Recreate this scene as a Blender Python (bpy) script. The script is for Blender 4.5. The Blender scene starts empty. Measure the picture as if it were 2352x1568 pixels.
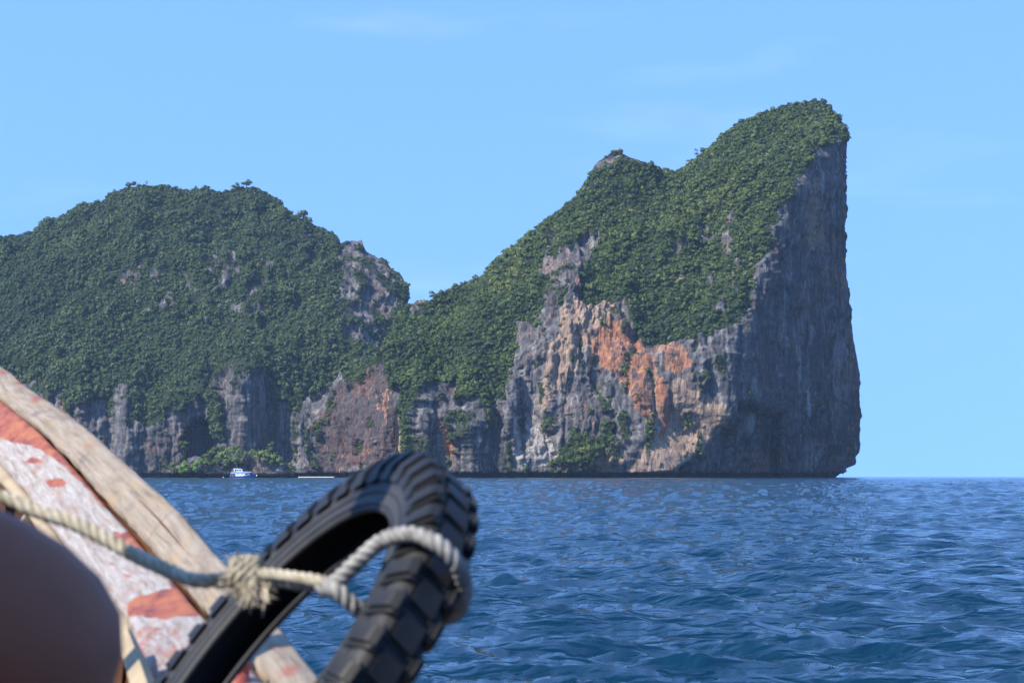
import bpy, bmesh, math, random
import numpy as np
from mathutils import Vector, Matrix

# ------------------------------------------------------------------ camera, sky, sun, exposure
S = bpy.context.scene
COL = S.collection
H = 1.2                                   # eye height above the water
PITCH = math.atan((1093.5 - 784) / 4704)
cam = bpy.data.cameras.new('camera')
cam.lens = 72.0
cam.sensor_width = 36.0
cam.clip_start = 0.05
cam.clip_end = 30000
cam.dof.use_dof = True
cam.dof.focus_distance = 1900.0
cam.dof.aperture_fstop = 13.5
camo = bpy.data.objects.new('camera', cam)
camo.location = (0, 0, H)
camo.rotation_euler = (math.pi / 2 + PITCH, 0, 0)
COL.objects.link(camo)
S.camera = camo

SUN = Vector((-0.60, -0.42, 0.68)).normalized()     # direction towards the sun
sun_el = math.asin(SUN.z)
world = bpy.data.worlds.new('World')
S.world = world
world.use_nodes = True
wn = world.node_tree.nodes
wl = world.node_tree.links
bg = wn['Background']
sky = wn.new('ShaderNodeTexSky')
sky.sky_type = 'NISHITA'
sky.sun_disc = False
sky.sun_elevation = sun_el
sky.sun_rotation = math.atan2(SUN.x, SUN.y)
sky.altitude = 0
sky.air_density = 1.0
sky.dust_density = 0.0
sky.ozone_density = 9.0
# an even clear tropical sky: the pale band at the horizon is kept narrow by looking a little higher into the model
tcw = wn.new('ShaderNodeTexCoord'); sep = wn.new('ShaderNodeSeparateXYZ'); wl.new(tcw.outputs['Generated'], sep.inputs[0])
zc = wn.new('ShaderNodeMath'); zc.operation = 'MAXIMUM'; wl.new(sep.outputs[2], zc.inputs[0]); zc.inputs[1].default_value = 0.0
zm = wn.new('ShaderNodeMath'); zm.operation = 'MULTIPLY_ADD'; wl.new(zc.outputs[0], zm.inputs[0]); zm.inputs[1].default_value = 0.54; zm.inputs[2].default_value = 0.46
cmb = wn.new('ShaderNodeCombineXYZ'); wl.new(sep.outputs[0], cmb.inputs[0]); wl.new(sep.outputs[1], cmb.inputs[1]); wl.new(zm.outputs[0], cmb.inputs[2])
nrm = wn.new('ShaderNodeVectorMath'); nrm.operation = 'NORMALIZE'; wl.new(cmb.outputs[0], nrm.inputs[0]); wl.new(nrm.outputs[0], sky.inputs[0])
bg.inputs[1].default_value = 0.15
# very faint high wisps
wm = wn.new('ShaderNodeMapping'); wm.inputs['Scale'].default_value = (2.2, 2.2, 12.0); wm.inputs['Rotation'].default_value = (0.0, 0.06, 0.3)
wno = wn.new('ShaderNodeTexNoise'); wno.inputs['Scale'].default_value = 2.6; wno.inputs['Detail'].default_value = 5.0; wno.inputs['Roughness'].default_value = 0.5; wno.inputs['Distortion'].default_value = 0.7
wr = wn.new('ShaderNodeValToRGB'); wr.color_ramp.elements[0].position = 0.54; wr.color_ramp.elements[0].color = (0, 0, 0, 1); wr.color_ramp.elements[1].position = 0.80; wr.color_ramp.elements[1].color = (0.055, 0.055, 0.055, 1)
wmx = wn.new('ShaderNodeMix'); wmx.data_type = 'RGBA'; wmx.inputs[7].default_value = (4.6, 5.0, 5.6, 1)
wtc = wn.new('ShaderNodeTexCoord'); wl.new(wtc.outputs['Generated'], wm.inputs[0]); wl.new(wm.outputs[0], wno.inputs['Vector']); wl.new(wno.outputs[0], wr.inputs[0]); wl.new(wr.outputs[0], wmx.inputs[0])
wl.new(sky.outputs[0], wmx.inputs[6]); wl.new(wmx.outputs[2], bg.inputs[0])
sl = bpy.data.lights.new('sun', 'SUN')
sl.energy = 2.75
sl.angle = math.radians(0.5)
sl.color = (1.0, 0.94, 0.84)
so = bpy.data.objects.new('sun', sl)
so.rotation_euler = SUN.to_track_quat('Z', 'Y').to_euler()
COL.objects.link(so)
S.view_settings.view_transform = 'Standard'
S.view_settings.look = 'None'
S.view_settings.exposure = 1.55
S.view_settings.gamma = 1.0
S.view_settings.use_curve_mapping = False
S.cycles.use_denoising = True
S.cycles.max_bounces = 6
S.cycles.diffuse_bounces = 3
S.cycles.glossy_bounces = 3
S.cycles.volume_bounces = 0

HAZE = 2.8e-5
HAZE_COL = (0.50, 0.72, 1.0)

# ------------------------------------------------------------------ helpers
CT, ST = math.cos(PITCH), math.sin(PITCH)
def W(x, y, Y):
    """point at distance Y in front of the boat seat, on the sight line (x, y) of the survey sketch (2352 wide)"""
    x = np.asarray(x, float); y = np.asarray(y, float); Y = np.asarray(Y, float)
    cx = (x - 1176) / 4704; cy = (784 - y) / 4704
    t = Y / (CT - cy * ST)
    return np.stack(np.broadcast_arrays(cx * t, Y, H + (ST + cy * CT) * t), -1)

def _h(ix, iy, iz, seed):
    h = (ix.astype(np.uint32) * np.uint32(374761393) + iy.astype(np.uint32) * np.uint32(668265263)
         + iz.astype(np.uint32) * np.uint32(2147483647) + np.uint32(seed * 974711 + 12345))
    h = (h ^ (h >> np.uint32(13))) * np.uint32(1274126177)
    h = (h ^ (h >> np.uint32(15))) * np.uint32(2246822519)
    h = h ^ (h >> np.uint32(16))
    return h.astype(np.float64) / 4294967295.0
def vnoise(p, seed=0):
    p = np.asarray(p, float)
    i = np.floor(p).astype(np.int64); f = p - i
    f = f * f * f * (f * (f * 6 - 15) + 10)
    o = 0
    for a in (0, 1):
        wx = f[..., 0] if a else 1 - f[..., 0]
        for b in (0, 1):
            wy = f[..., 1] if b else 1 - f[..., 1]
            for c in (0, 1):
                wz = f[..., 2] if c else 1 - f[..., 2]
                o = o + wx * wy * wz * _h(i[..., 0] + a, i[..., 1] + b, i[..., 2] + c, seed)
    return o * 2 - 1
def fbm(p, oct=4, seed=0, gain=0.5):
    o = 0; a = 1.0; s = 0
    for k in range(oct):
        o = o + a * vnoise(p * 2.03 ** k, seed + k); s += a; a *= gain
    return o / s
def ridged(p, oct=3, seed=0):
    o = 0; a = 1.0; s = 0
    for k in range(oct):
        o = o + a * (1 - 2 * np.abs(vnoise(p * 2.1 ** k, seed + k))); s += a; a *= 0.5
    return o / s
def in_poly(x, y, poly):
    r = np.zeros(x.shape, bool); n = len(poly)
    for k in range(n):
        x0, y0 = poly[k]; x1, y1 = poly[(k + 1) % n]
        if y0 == y1: continue
        c = ((y0 > y) != (y1 > y)) & (x < (x1 - x0) * (y - y0) / (y1 - y0) + x0)
        r ^= c
    return r
def blur(a, n=1):
    for _ in range(n):
        b = np.pad(a, 1, mode='edge')
        a = (b[1:-1, 1:-1] * 2 + b[:-2, 1:-1] + b[2:, 1:-1] + b[1:-1, :-2] + b[1:-1, 2:]) / 6
    return a
def rbf(ctrl):
    c = np.array(ctrl, float); n = len(c); P = c[:, :2] / 500
    A = np.zeros((n + 3, n + 3))
    A[:n, :n] = np.hypot(P[:, None, 0] - P[None, :, 0], P[:, None, 1] - P[None, :, 1])
    A[:n, n] = 1; A[:n, n + 1:] = P; A[n:, :n] = A[:n, n:].T
    w = np.linalg.solve(A, np.concatenate([c[:, 2], np.zeros(3)]))
    def f(x, y):
        x = x / 500; y = y / 500
        o = w[n] + w[n + 1] * x + w[n + 2] * y
        for k in range(n):
            o = o + w[k] * np.sqrt((x - P[k, 0]) ** 2 + (y - P[k, 1]) ** 2 + 0.0009)
        return o
    return f

def link(name, me, mat, parent=None, smooth=False):
    o = bpy.data.objects.new(name, me); COL.objects.link(o)
    if mat is not None:
        for m in (mat if isinstance(mat, (list, tuple)) else [mat]): me.materials.append(m)
    if parent is not None: o.parent = parent
    if smooth: me.polygons.foreach_set('use_smooth', [True] * len(me.polygons))
    return o
def mesh_np(name, verts, faces, mat, parent=None, smooth=False, attrs=None, uv=None):
    """faces: (n,3) or (n,4) int array"""
    me = bpy.data.meshes.new(name)
    verts = np.asarray(verts, np.float32); faces = np.asarray(faces, np.int32)
    n, k = faces.shape
    me.vertices.add(len(verts)); me.vertices.foreach_set('co', verts.ravel())
    me.loops.add(n * k); me.loops.foreach_set('vertex_index', faces.ravel())
    me.polygons.add(n); me.polygons.foreach_set('loop_start', np.arange(0, n * k, k, dtype=np.int32))
    me.polygons.foreach_set('loop_total', np.full(n, k, np.int32))
    me.update(calc_edges=True)
    if attrs:
        for an, av in attrs.items():
            at = me.attributes.new(an, 'FLOAT', 'POINT'); at.data.foreach_set('value', np.asarray(av, np.float32).ravel())
    if uv is not None:
        ul = me.uv_layers.new(name='UVMap'); ul.data.foreach_set('uv', np.asarray(uv, np.float32)[faces.ravel()].ravel())
    return link(name, me, mat, parent, smooth)
def grid_faces(nu, nv, flip=False, wrap_u=False):
    i = np.arange(nu if wrap_u else nu - 1)[:, None]; j = np.arange(nv - 1)[None, :]
    i2 = (i + 1) % nu
    f = np.stack(np.broadcast_arrays(i * nv + j, i2 * nv + j, i2 * nv + j + 1, i * nv + j + 1), -1).reshape(-1, 4)
    return f[:, ::-1] if flip else f
def bm_obj(name, bm, mat, parent=None, smooth=False):
    me = bpy.data.meshes.new(name); bm.normal_update(); bm.to_mesh(me); bm.free()
    return link(name, me, mat, parent, smooth)
def tag(o, label=None, cat=None, group=None, kind=None):
    if label: o['label'] = label
    if cat: o['category'] = cat
    if group: o['group'] = group
    if kind: o['kind'] = kind
    return o
def empty(name, loc, rz=0.0):
    o = bpy.data.objects.new(name, None); o.location = loc; o.rotation_euler = (0, 0, rz); COL.objects.link(o); return o
def add_box(bm, x0, x1, y0, y1, z0, z1, bevel=0.0):
    r = bmesh.ops.create_cube(bm, size=1.0)
    bmesh.ops.scale(bm, vec=(x1 - x0, y1 - y0, z1 - z0), verts=r['verts'])
    bmesh.ops.translate(bm, vec=((x0 + x1) / 2, (y0 + y1) / 2, (z0 + z1) / 2), verts=r['verts'])
    if bevel > 0:
        es = list({e for v in r['verts'] for e in v.link_edges})
        bmesh.ops.bevel(bm, geom=es, offset=bevel, segments=2, affect='EDGES')
def box(name, b, mat, parent=None, bevel=0.0):
    bm = bmesh.new(); add_box(bm, *b, bevel=bevel); return bm_obj(name, bm, mat, parent)
def prism(name, pts, y0, y1, mat, parent=None, bevel=0.0):
    """polygon in XZ extruded from y0 to y1"""
    bm = bmesh.new()
    a = [bm.verts.new((x, y0, z)) for x, z in pts]; b = [bm.verts.new((x, y1, z)) for x, z in pts]
    bm.faces.new(a); bm.faces.new(b[::-1])
    for k in range(len(pts)):
        bm.faces.new((a[k], b[k], b[(k + 1) % len(pts)], a[(k + 1) % len(pts)]))
    bmesh.ops.recalc_face_normals(bm, faces=bm.faces)
    if bevel: bmesh.ops.bevel(bm, geom=list(bm.edges), offset=bevel, segments=1, affect='EDGES')
    return bm_obj(name, bm, mat, parent)
def catmull(P, n):
    """dense smooth curve through points"""
    P = np.asarray(P, float)
    d = np.r_[0, np.cumsum(np.linalg.norm(np.diff(P[:, :3], axis=0), axis=1))]
    Q = np.vstack([2 * P[0] - P[1], P, 2 * P[-1] - P[-2]])
    t = np.linspace(0, d[-1], n)
    k = np.clip(np.searchsorted(d, t, side='right') - 1, 0, len(P) - 2)
    u = ((t - d[k]) / (d[k + 1] - d[k]))[:, None]
    p0, p1, p2, p3 = Q[k], Q[k + 1], Q[k + 2], Q[k + 3]
    return 0.5 * ((2 * p1) + (-p0 + p2) * u + (2 * p0 - 5 * p1 + 4 * p2 - p3) * u ** 2 + (-p0 + 3 * p1 - 3 * p2 + p3) * u ** 3)
def frames(P):
    T = np.gradient(P, axis=0); T /= np.linalg.norm(T, axis=1)[:, None]
    N = np.zeros_like(T); n = np.cross(T[0], [0, 0, 1.0])
    if np.linalg.norm(n) < 1e-3: n = np.cross(T[0], [1.0, 0, 0])
    for i in range(len(P)):
        n = n - T[i] * (n @ T[i]); n /= np.linalg.norm(n); N[i] = n
    return T, N, np.cross(T, N)
def tube(name, P, r, mat, parent=None, seg=8, smooth=True):
    P = np.asarray(P, float); T, N, B = frames(P)
    r = np.broadcast_to(np.asarray(r, float), (len(P),))
    a = np.linspace(0, 2 * np.pi, seg, endpoint=False)
    V = P[None] + r[None, :, None] * (np.cos(a)[:, None, None] * N[None] + np.sin(a)[:, None, None] * B[None])
    V = V.reshape(-1, 3); n = len(P)
    F = [tuple(x) for x in grid_faces(seg, n, wrap_u=True)]
    me = bpy.data.meshes.new(name)
    F += [tuple(k * n for k in range(seg)), tuple(k * n + n - 1 for k in reversed(range(seg)))]
    me.from_pydata([tuple(v) for v in V], [], F)
    bm = bmesh.new(); bm.from_mesh(me); bmesh.ops.recalc_face_normals(bm, faces=bm.faces); bm.to_mesh(me); bm.free()
    return link(name, me, mat, parent, smooth)

# ------------------------------------------------------------------ materials
class MatB:
    def __init__(s, name):
        s.m = bpy.data.materials.new(name); s.m.use_nodes = True
        s.n = s.m.node_tree.nodes; s.l = s.m.node_tree.links; s.p = s.n['Principled BSDF']
        s.tc = s.n.new('ShaderNodeTexCoord')
    def set(s, inp, v):
        if hasattr(v, 'is_output') or isinstance(v, bpy.types.NodeSocket): s.l.new(v, inp)
        else: inp.default_value = v
    def obj(s, scale=(1, 1, 1), src='Object'):
        m = s.n.new('ShaderNodeMapping'); m.inputs['Scale'].default_value = scale
        s.l.new(s.tc.outputs[src], m.inputs[0]); return m.outputs[0]
    def noise(s, vec, scale, detail=4, rough=0.55, dist=0.0):
        t = s.n.new('ShaderNodeTexNoise'); s.l.new(vec, t.inputs['Vector'])
        t.inputs['Scale'].default_value = scale; t.inputs['Detail'].default_value = detail
        t.inputs['Roughness'].default_value = rough; t.inputs['Distortion'].default_value = dist
        return t.outputs[0]
    def ramp(s, fac, stops):
        r = s.n.new('ShaderNodeValToRGB'); e = r.color_ramp.elements
        while len(e) < len(stops): e.new(0.5)
        for k, (p, c) in enumerate(stops):
            e[k].position = p; e[k].color = (c, c, c, 1) if isinstance(c, (int, float)) else (*c, 1)
        s.set(r.inputs[0], fac); return r.outputs[0]
    def mix(s, fac, a, b, mode='MIX'):
        m = s.n.new('ShaderNodeMix'); m.data_type = 'RGBA'; m.blend_type = mode
        s.set(m.inputs[0], fac)
        for i, v in ((6, a), (7, b)): s.set(m.inputs[i], (*v, 1) if isinstance(v, tuple) and len(v) == 3 else v)
        return m.outputs[2]
    def math(s, op, a, b=0.0):
        m = s.n.new('ShaderNodeMath'); m.operation = op; s.set(m.inputs[0], a); s.set(m.inputs[1], b); return m.outputs[0]
    def attr(s, name):
        a = s.n.new('ShaderNodeAttribute'); a.attribute_name = name; return a.outputs['Fac']
    def bump(s, h, strength, dist):
        b = s.n.new('ShaderNodeBump'); b.inputs['Strength'].default_value = strength; b.inputs['Distance'].default_value = dist
        s.l.new(h, b.inputs['Height']); s.l.new(b.outputs[0], s.p.inputs['Normal'])
    def out(s, col=None, rough=0.7, spec=0.5, **kw):
        if col is not None: s.set(s.p.inputs['Base Color'], (*col, 1) if isinstance(col, tuple) else col)
        s.set(s.p.inputs['Roughness'], rough); s.p.inputs['Specular IOR Level'].default_value = spec
        for k, v in kw.items(): s.set(s.p.inputs[k], v)
        return s.m
def simple(name, col, rough=0.6, spec=0.4, var=0.25, scale=6.0, **kw):
    b = MatB(name); n = b.noise(b.obj(), scale, 4)
    c = b.mix(b.ramp(n, [(0.3, 0.0), (0.7, 1.0)]), tuple(x * (1 - var) for x in col), tuple(min(1, x * (1 + var)) for x in col))
    return b.out(c, rough, spec, **kw)

def rock_material():
    b = MatB('limestone')
    g = b.n.new('ShaderNodeNewGeometry').outputs['Position']
    def mp(sc):
        m = b.n.new('ShaderNodeMapping'); m.inputs['Scale'].default_value = sc; b.l.new(g, m.inputs[0]); return m.outputs[0]
    st = b.noise(mp((0.16, 0.16, 0.018)), 1.0, 6, 0.62, 0.3)         # vertical streaks of algae and lime
    st2 = b.noise(mp((0.045, 0.045, 0.010)), 1.0, 5, 0.6, 0.5)
    pat = b.noise(mp((0.02, 0.02, 0.014)), 1.0, 5, 0.6)
    fine = b.noise(mp((0.45, 0.45, 0.16)), 1.0, 5, 0.65)
    finev = b.noise(mp((0.40, 0.40, 0.045)), 1.0, 5, 0.66, 0.3)
    grey = b.ramp(st, [(0.32, (0.03, 0.030, 0.033)), (0.44, (0.12, 0.116, 0.116)), (0.54, (0.23, 0.22, 0.21)), (0.68, (0.46, 0.435, 0.40))])
    grey = b.mix(b.ramp(st2, [(0.38, 0.0), (0.62, 0.75)]), grey, (0.085, 0.083, 0.088))
    buff = b.ramp(finev, [(0.3, (0.20, 0.145, 0.115)), (0.45, (0.40, 0.285, 0.20)), (0.56, (0.52, 0.37, 0.26)), (0.7, (0.60, 0.50, 0.40))])
    orange = b.ramp(finev, [(0.32, (0.13, 0.075, 0.058)), (0.45, (0.38, 0.15, 0.075)), (0.56, (0.50, 0.235, 0.125)), (0.70, (0.62, 0.43, 0.30))])
    pale = b.ramp(fine, [(0.3, (0.30, 0.27, 0.24)), (0.6, (0.56, 0.52, 0.46))])
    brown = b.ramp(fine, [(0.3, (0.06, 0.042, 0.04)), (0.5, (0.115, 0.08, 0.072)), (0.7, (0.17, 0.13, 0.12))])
    drip = b.ramp(st, [(0.40, 0.05), (0.54, 1.0)])
    def solid(a):
        return b.math('MULTIPLY', b.ramp(b.math('ADD', b.attr(a), b.math('MULTIPLY', b.math('SUBTRACT', fine, 0.5), 1.2)), [(0.40, 0.0), (0.60, 1.0)]), b.ramp(st, [(0.34, 0.25), (0.48, 1.0)]))
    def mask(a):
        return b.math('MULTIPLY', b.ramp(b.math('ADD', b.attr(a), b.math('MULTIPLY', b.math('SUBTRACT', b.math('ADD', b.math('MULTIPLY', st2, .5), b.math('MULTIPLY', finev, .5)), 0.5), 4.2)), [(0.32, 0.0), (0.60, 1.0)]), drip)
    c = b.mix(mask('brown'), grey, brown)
    c = b.mix(solid('buff'), c, buff)
    c = b.mix(mask('orange'), c, orange)
    c = b.mix(solid('pale'), c, pale)
    rust = b.math('MULTIPLY', b.ramp(b.math('ADD', b.math('MULTIPLY', pat, .55), b.math('MULTIPLY', finev, .45)), [(0.52, 0.0), (0.62, 0.42)]), drip)
    c = b.mix(rust, c, orange)
    sp = b.n.new('ShaderNodeSeparateXYZ'); b.l.new(g, sp.inputs[0])
    tide = b.math('ADD', sp.outputs[2], b.math('MULTIPLY', b.math('SUBTRACT', st, 0.5), 6.0))
    c = b.mix(b.ramp(b.math('MULTIPLY', tide, 0.1), [(0.44, 1.0), (0.60, 0.0)]), c, (0.022, 0.021, 0.022))
    soil = b.ramp(fine, [(0.35, (0.022, 0.035, 0.012)), (0.65, (0.06, 0.085, 0.028))])
    vm = b.ramp(b.math('ADD', b.attr('veg'), b.math('MULTIPLY', b.math('SUBTRACT', fine, 0.5), 1.1)), [(0.45, 0.0), (0.62, 1.0)])
    c = b.mix(vm, c, soil)
    c = b.mix(1.0, c, (0.76, 0.74, 0.73), 'MULTIPLY')
    b.bump(b.math('ADD', b.math('ADD', fine, finev), b.math('MULTIPLY', st, 1.5)), 1.0, 2.6)
    return b.out(c, 0.9, 0.15)
def leaf_material(name, dark, mid, light):
    b = MatB(name)
    grey = tuple(0.5 * (sum(mid) / 3 * 1.25) + 0.5 * x for x in mid)
    c = b.ramp(b.attr('tint'), [(0.0, grey), (0.14, dark), (0.5, mid), (0.86, light), (1.0, (light[0] * 1.25, light[1] * 1.02, light[2] * 1.3))])
    return b.out(c, 0.75, 0.2)
def water_material():
    b = MatB('sea_water')
    g = b.n.new('ShaderNodeNewGeometry').outputs['Position']
    def mp(sc, rot=0.0):
        m = b.n.new('ShaderNodeMapping'); m.inputs['Scale'].default_value = sc; m.inputs['Rotation'].default_value = (0, 0, rot)
        b.l.new(g, m.inputs[0]); return m.outputs[0]
    n1 = b.noise(mp((5, 9, 1), 0.2), 1.0, 3, 0.6, 0.3)
    n2 = b.noise(mp((1.0, 2.0, 1), 0.15), 1.0, 3, 0.6, 0.2)
    h = b.math('ADD', b.math('MULTIPLY', n1, 0.026), b.math('MULTIPLY', n2, 0.20))
    b.bump(h, 1.0, 1.0)
    return b.out((0.0012, 0.020, 0.041), 0.085, 0.5, IOR=1.33)

M = {}
M['rock'] = rock_material()
M['leaf'] = leaf_material('island_leaves', (0.022, 0.042, 0.011), (0.062, 0.092, 0.022), (0.118, 0.140, 0.034))
M['leaf_far'] = leaf_material('far_island_leaves', (0.022, 0.045, 0.014), (0.055, 0.087, 0.028), (0.110, 0.132, 0.043))  # bluer greens: some of the haze is put into the leaf colour
M['leaf_bright'] = leaf_material('bright_leaves', (0.045, 0.085, 0.014), (0.10, 0.18, 0.025), (0.17, 0.26, 0.05))
M['leaf_bush'] = leaf_material('bush_leaves', (0.03, 0.055, 0.013), (0.085, 0.125, 0.03), (0.15, 0.18, 0.06))
M['trunk'] = simple('bark', (0.10, 0.085, 0.07), 0.9, 0.2)
M['water'] = water_material()

# ------------------------------------------------------------------ sea
def build_sea():
    rng = np.random.default_rng(5)
    r = [0.6]
    while r[-1] < 10: r.append(r[-1] * 1.12)
    while r[-1] < 900: r.append(r[-1] * 1.0075)
    while r[-1] < 6000: r.append(r[-1] * 1.03)
    r = np.array(r); dr = np.gradient(r)
    a = np.concatenate([np.linspace(-180, -32, 38)[:-1], np.linspace(-32, -15.6, 36)[:-1], np.linspace(-15.6, 15.6, 380),
                        np.linspace(15.6, 32, 36)[1:], np.linspace(32, 180, 38)[1:-1]])
    a = np.radians(a)
    A, R = np.meshgrid(a, r, indexing='ij'); DR = np.broadcast_to(dr, A.shape)
    X = R * np.sin(A); Y = R * np.cos(A); Z = np.zeros_like(X); DX = np.zeros_like(X); DY = np.zeros_like(X)
    n = 84
    lam = np.exp(np.linspace(np.log(0.10), np.log(2.0), n)); rng.shuffle(lam)
    gust = 0.75 + 0.5 * (0.5 + 0.5 * fbm(np.stack([X / 9, Y / 22, X * 0], -1), 3, 40))
    for k in range(n):
        L = lam[k]; kk = 2 * np.pi / L
        th = math.radians(-102) + rng.normal() * (0.42 if L > 1.2 else 0.65)
        amp = 0.0100 * L * (0.6 if L > 1.2 else 1.0) * (0.85 if L < .5 else 1.0) * rng.uniform(0.6, 1.3)
        ph = rng.uniform(0, 2 * np.pi)
        f = np.clip(L / (DR * 0.32) - 0.3, 0, 1) * amp
        q = kk * (X * np.cos(th) + Y * np.sin(th)) + ph
        Z += f * np.cos(q); sn = f * np.sin(q)
        DX -= np.cos(th) * sn; DY -= np.sin(th) * sn
    for k in range(16):
        L = math.exp(rng.uniform(math.log(3.0), math.log(17.0))); kk = 2 * np.pi / L; th = math.radians(-100) + rng.normal() * 0.35
        f = np.clip(L / (DR * 0.5) - 0.3, 0, 1) * 0.0022 * L; q = kk * (X * np.cos(th) + Y * np.sin(th)) + rng.uniform(0, 2 * np.pi)
        Z += f * np.cos(q)
    Z *= gust * (1 + 1.1 * np.clip((R - 70) / 180, 0, 1))
    V = np.stack([X + DX * 0.9, Y + DY * 0.9, Z], -1).reshape(-1, 3)
    nu, nv = A.shape
    F = grid_faces(nu, nv, wrap_u=True)
    # middle cap
    c = len(V); V = np.vstack([V, [[0, 0, 0]]])
    i = np.arange(nu)
    cap = np.stack([np.full(nu, c), ((i + 1) % nu) * nv, i * nv, i * nv], -1)
    F = np.vstack([F])
    o = mesh_np('sea', V, F, M['water'], smooth=True)
    tag(o, 'choppy deep blue sea with dark wave crests reaching to the horizon', 'sea', kind='structure')
build_sea()

# ------------------------------------------------------------------ crowns of leaf flakes
def crown_templates(k, nfl, seed, size=0.42, flat=0.8):
    rng = np.random.default_rng(seed); out = []
    for _ in range(k):
        d = rng.normal(size=(nfl, 3)); d[:, 2] = np.abs(d[:, 2]) * 0.9 - 0.25
        d /= np.linalg.norm(d, axis=1)[:, None]
        lump = 1 + 0.28 * np.sin(d[:, 0] * 4 + rng.uniform(0, 6)) * np.cos(d[:, 1] * 5 + rng.uniform(0, 6))
        c = d * (rng.uniform(0.62, 1.0, nfl) * lump)[:, None]; c[:, 2] *= flat
        nrm = d + rng.normal(size=(nfl, 3)) * 0.18; nrm /= np.linalg.norm(nrm, axis=1)[:, None]
        t = np.cross(nrm, rng.normal(size=(nfl, 3))); t /= np.linalg.norm(t, axis=1)[:, None]; b = np.cross(nrm, t)
        s = size * rng.uniform(0.7, 1.35, nfl)[:, None]
        q = np.stack([c - t * s, c + t * s * .75 + b * s * .55, c + t * s * .2 - b * s * .85], 1)
        out.append((q, np.repeat(rng.normal(size=nfl) * 0.06, 3)))
    return out
def leaves(name, pos, rad, tint, temps, mat, seed=0, parent=None, stretch=None):
    """one mesh of many crowns"""
    rng = np.random.default_rng(seed)
    pos = np.asarray(pos); n = len(pos); which = rng.integers(0, len(temps), n)
    Vs, Ts = [], []
    for k, (q, ft) in enumerate(temps):
        s = np.where(which == k)[0]
        if not len(s): continue
        an = rng.uniform(0, 2 * np.pi, len(s)); ca, sa = np.cos(an), np.sin(an)
        v = q.reshape(-1, 3)
        r = rad[s][:, None]; st = np.ones(len(s)) if stretch is None else stretch[s]
        x = (ca[:, None] * v[None, :, 0] - sa[:, None] * v[None, :, 1]) * r
        y = (sa[:, None] * v[None, :, 0] + ca[:, None] * v[None, :, 1]) * r
        z = v[None, :, 2] * r * st[:, None]
        Vs.append((np.stack([x, y, z], -1) + pos[s][:, None]).reshape(-1, 3))
        Ts.append((tint[s][:, None] + ft[None]).ravel())
    V = np.vstack(Vs); T = np.clip(np.concatenate(Ts), 0, 1)
    F = np.arange(len(V)).reshape(-1, 3)
    return mesh_np(name, V, F, mat, parent, attrs={'tint': T})

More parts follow.
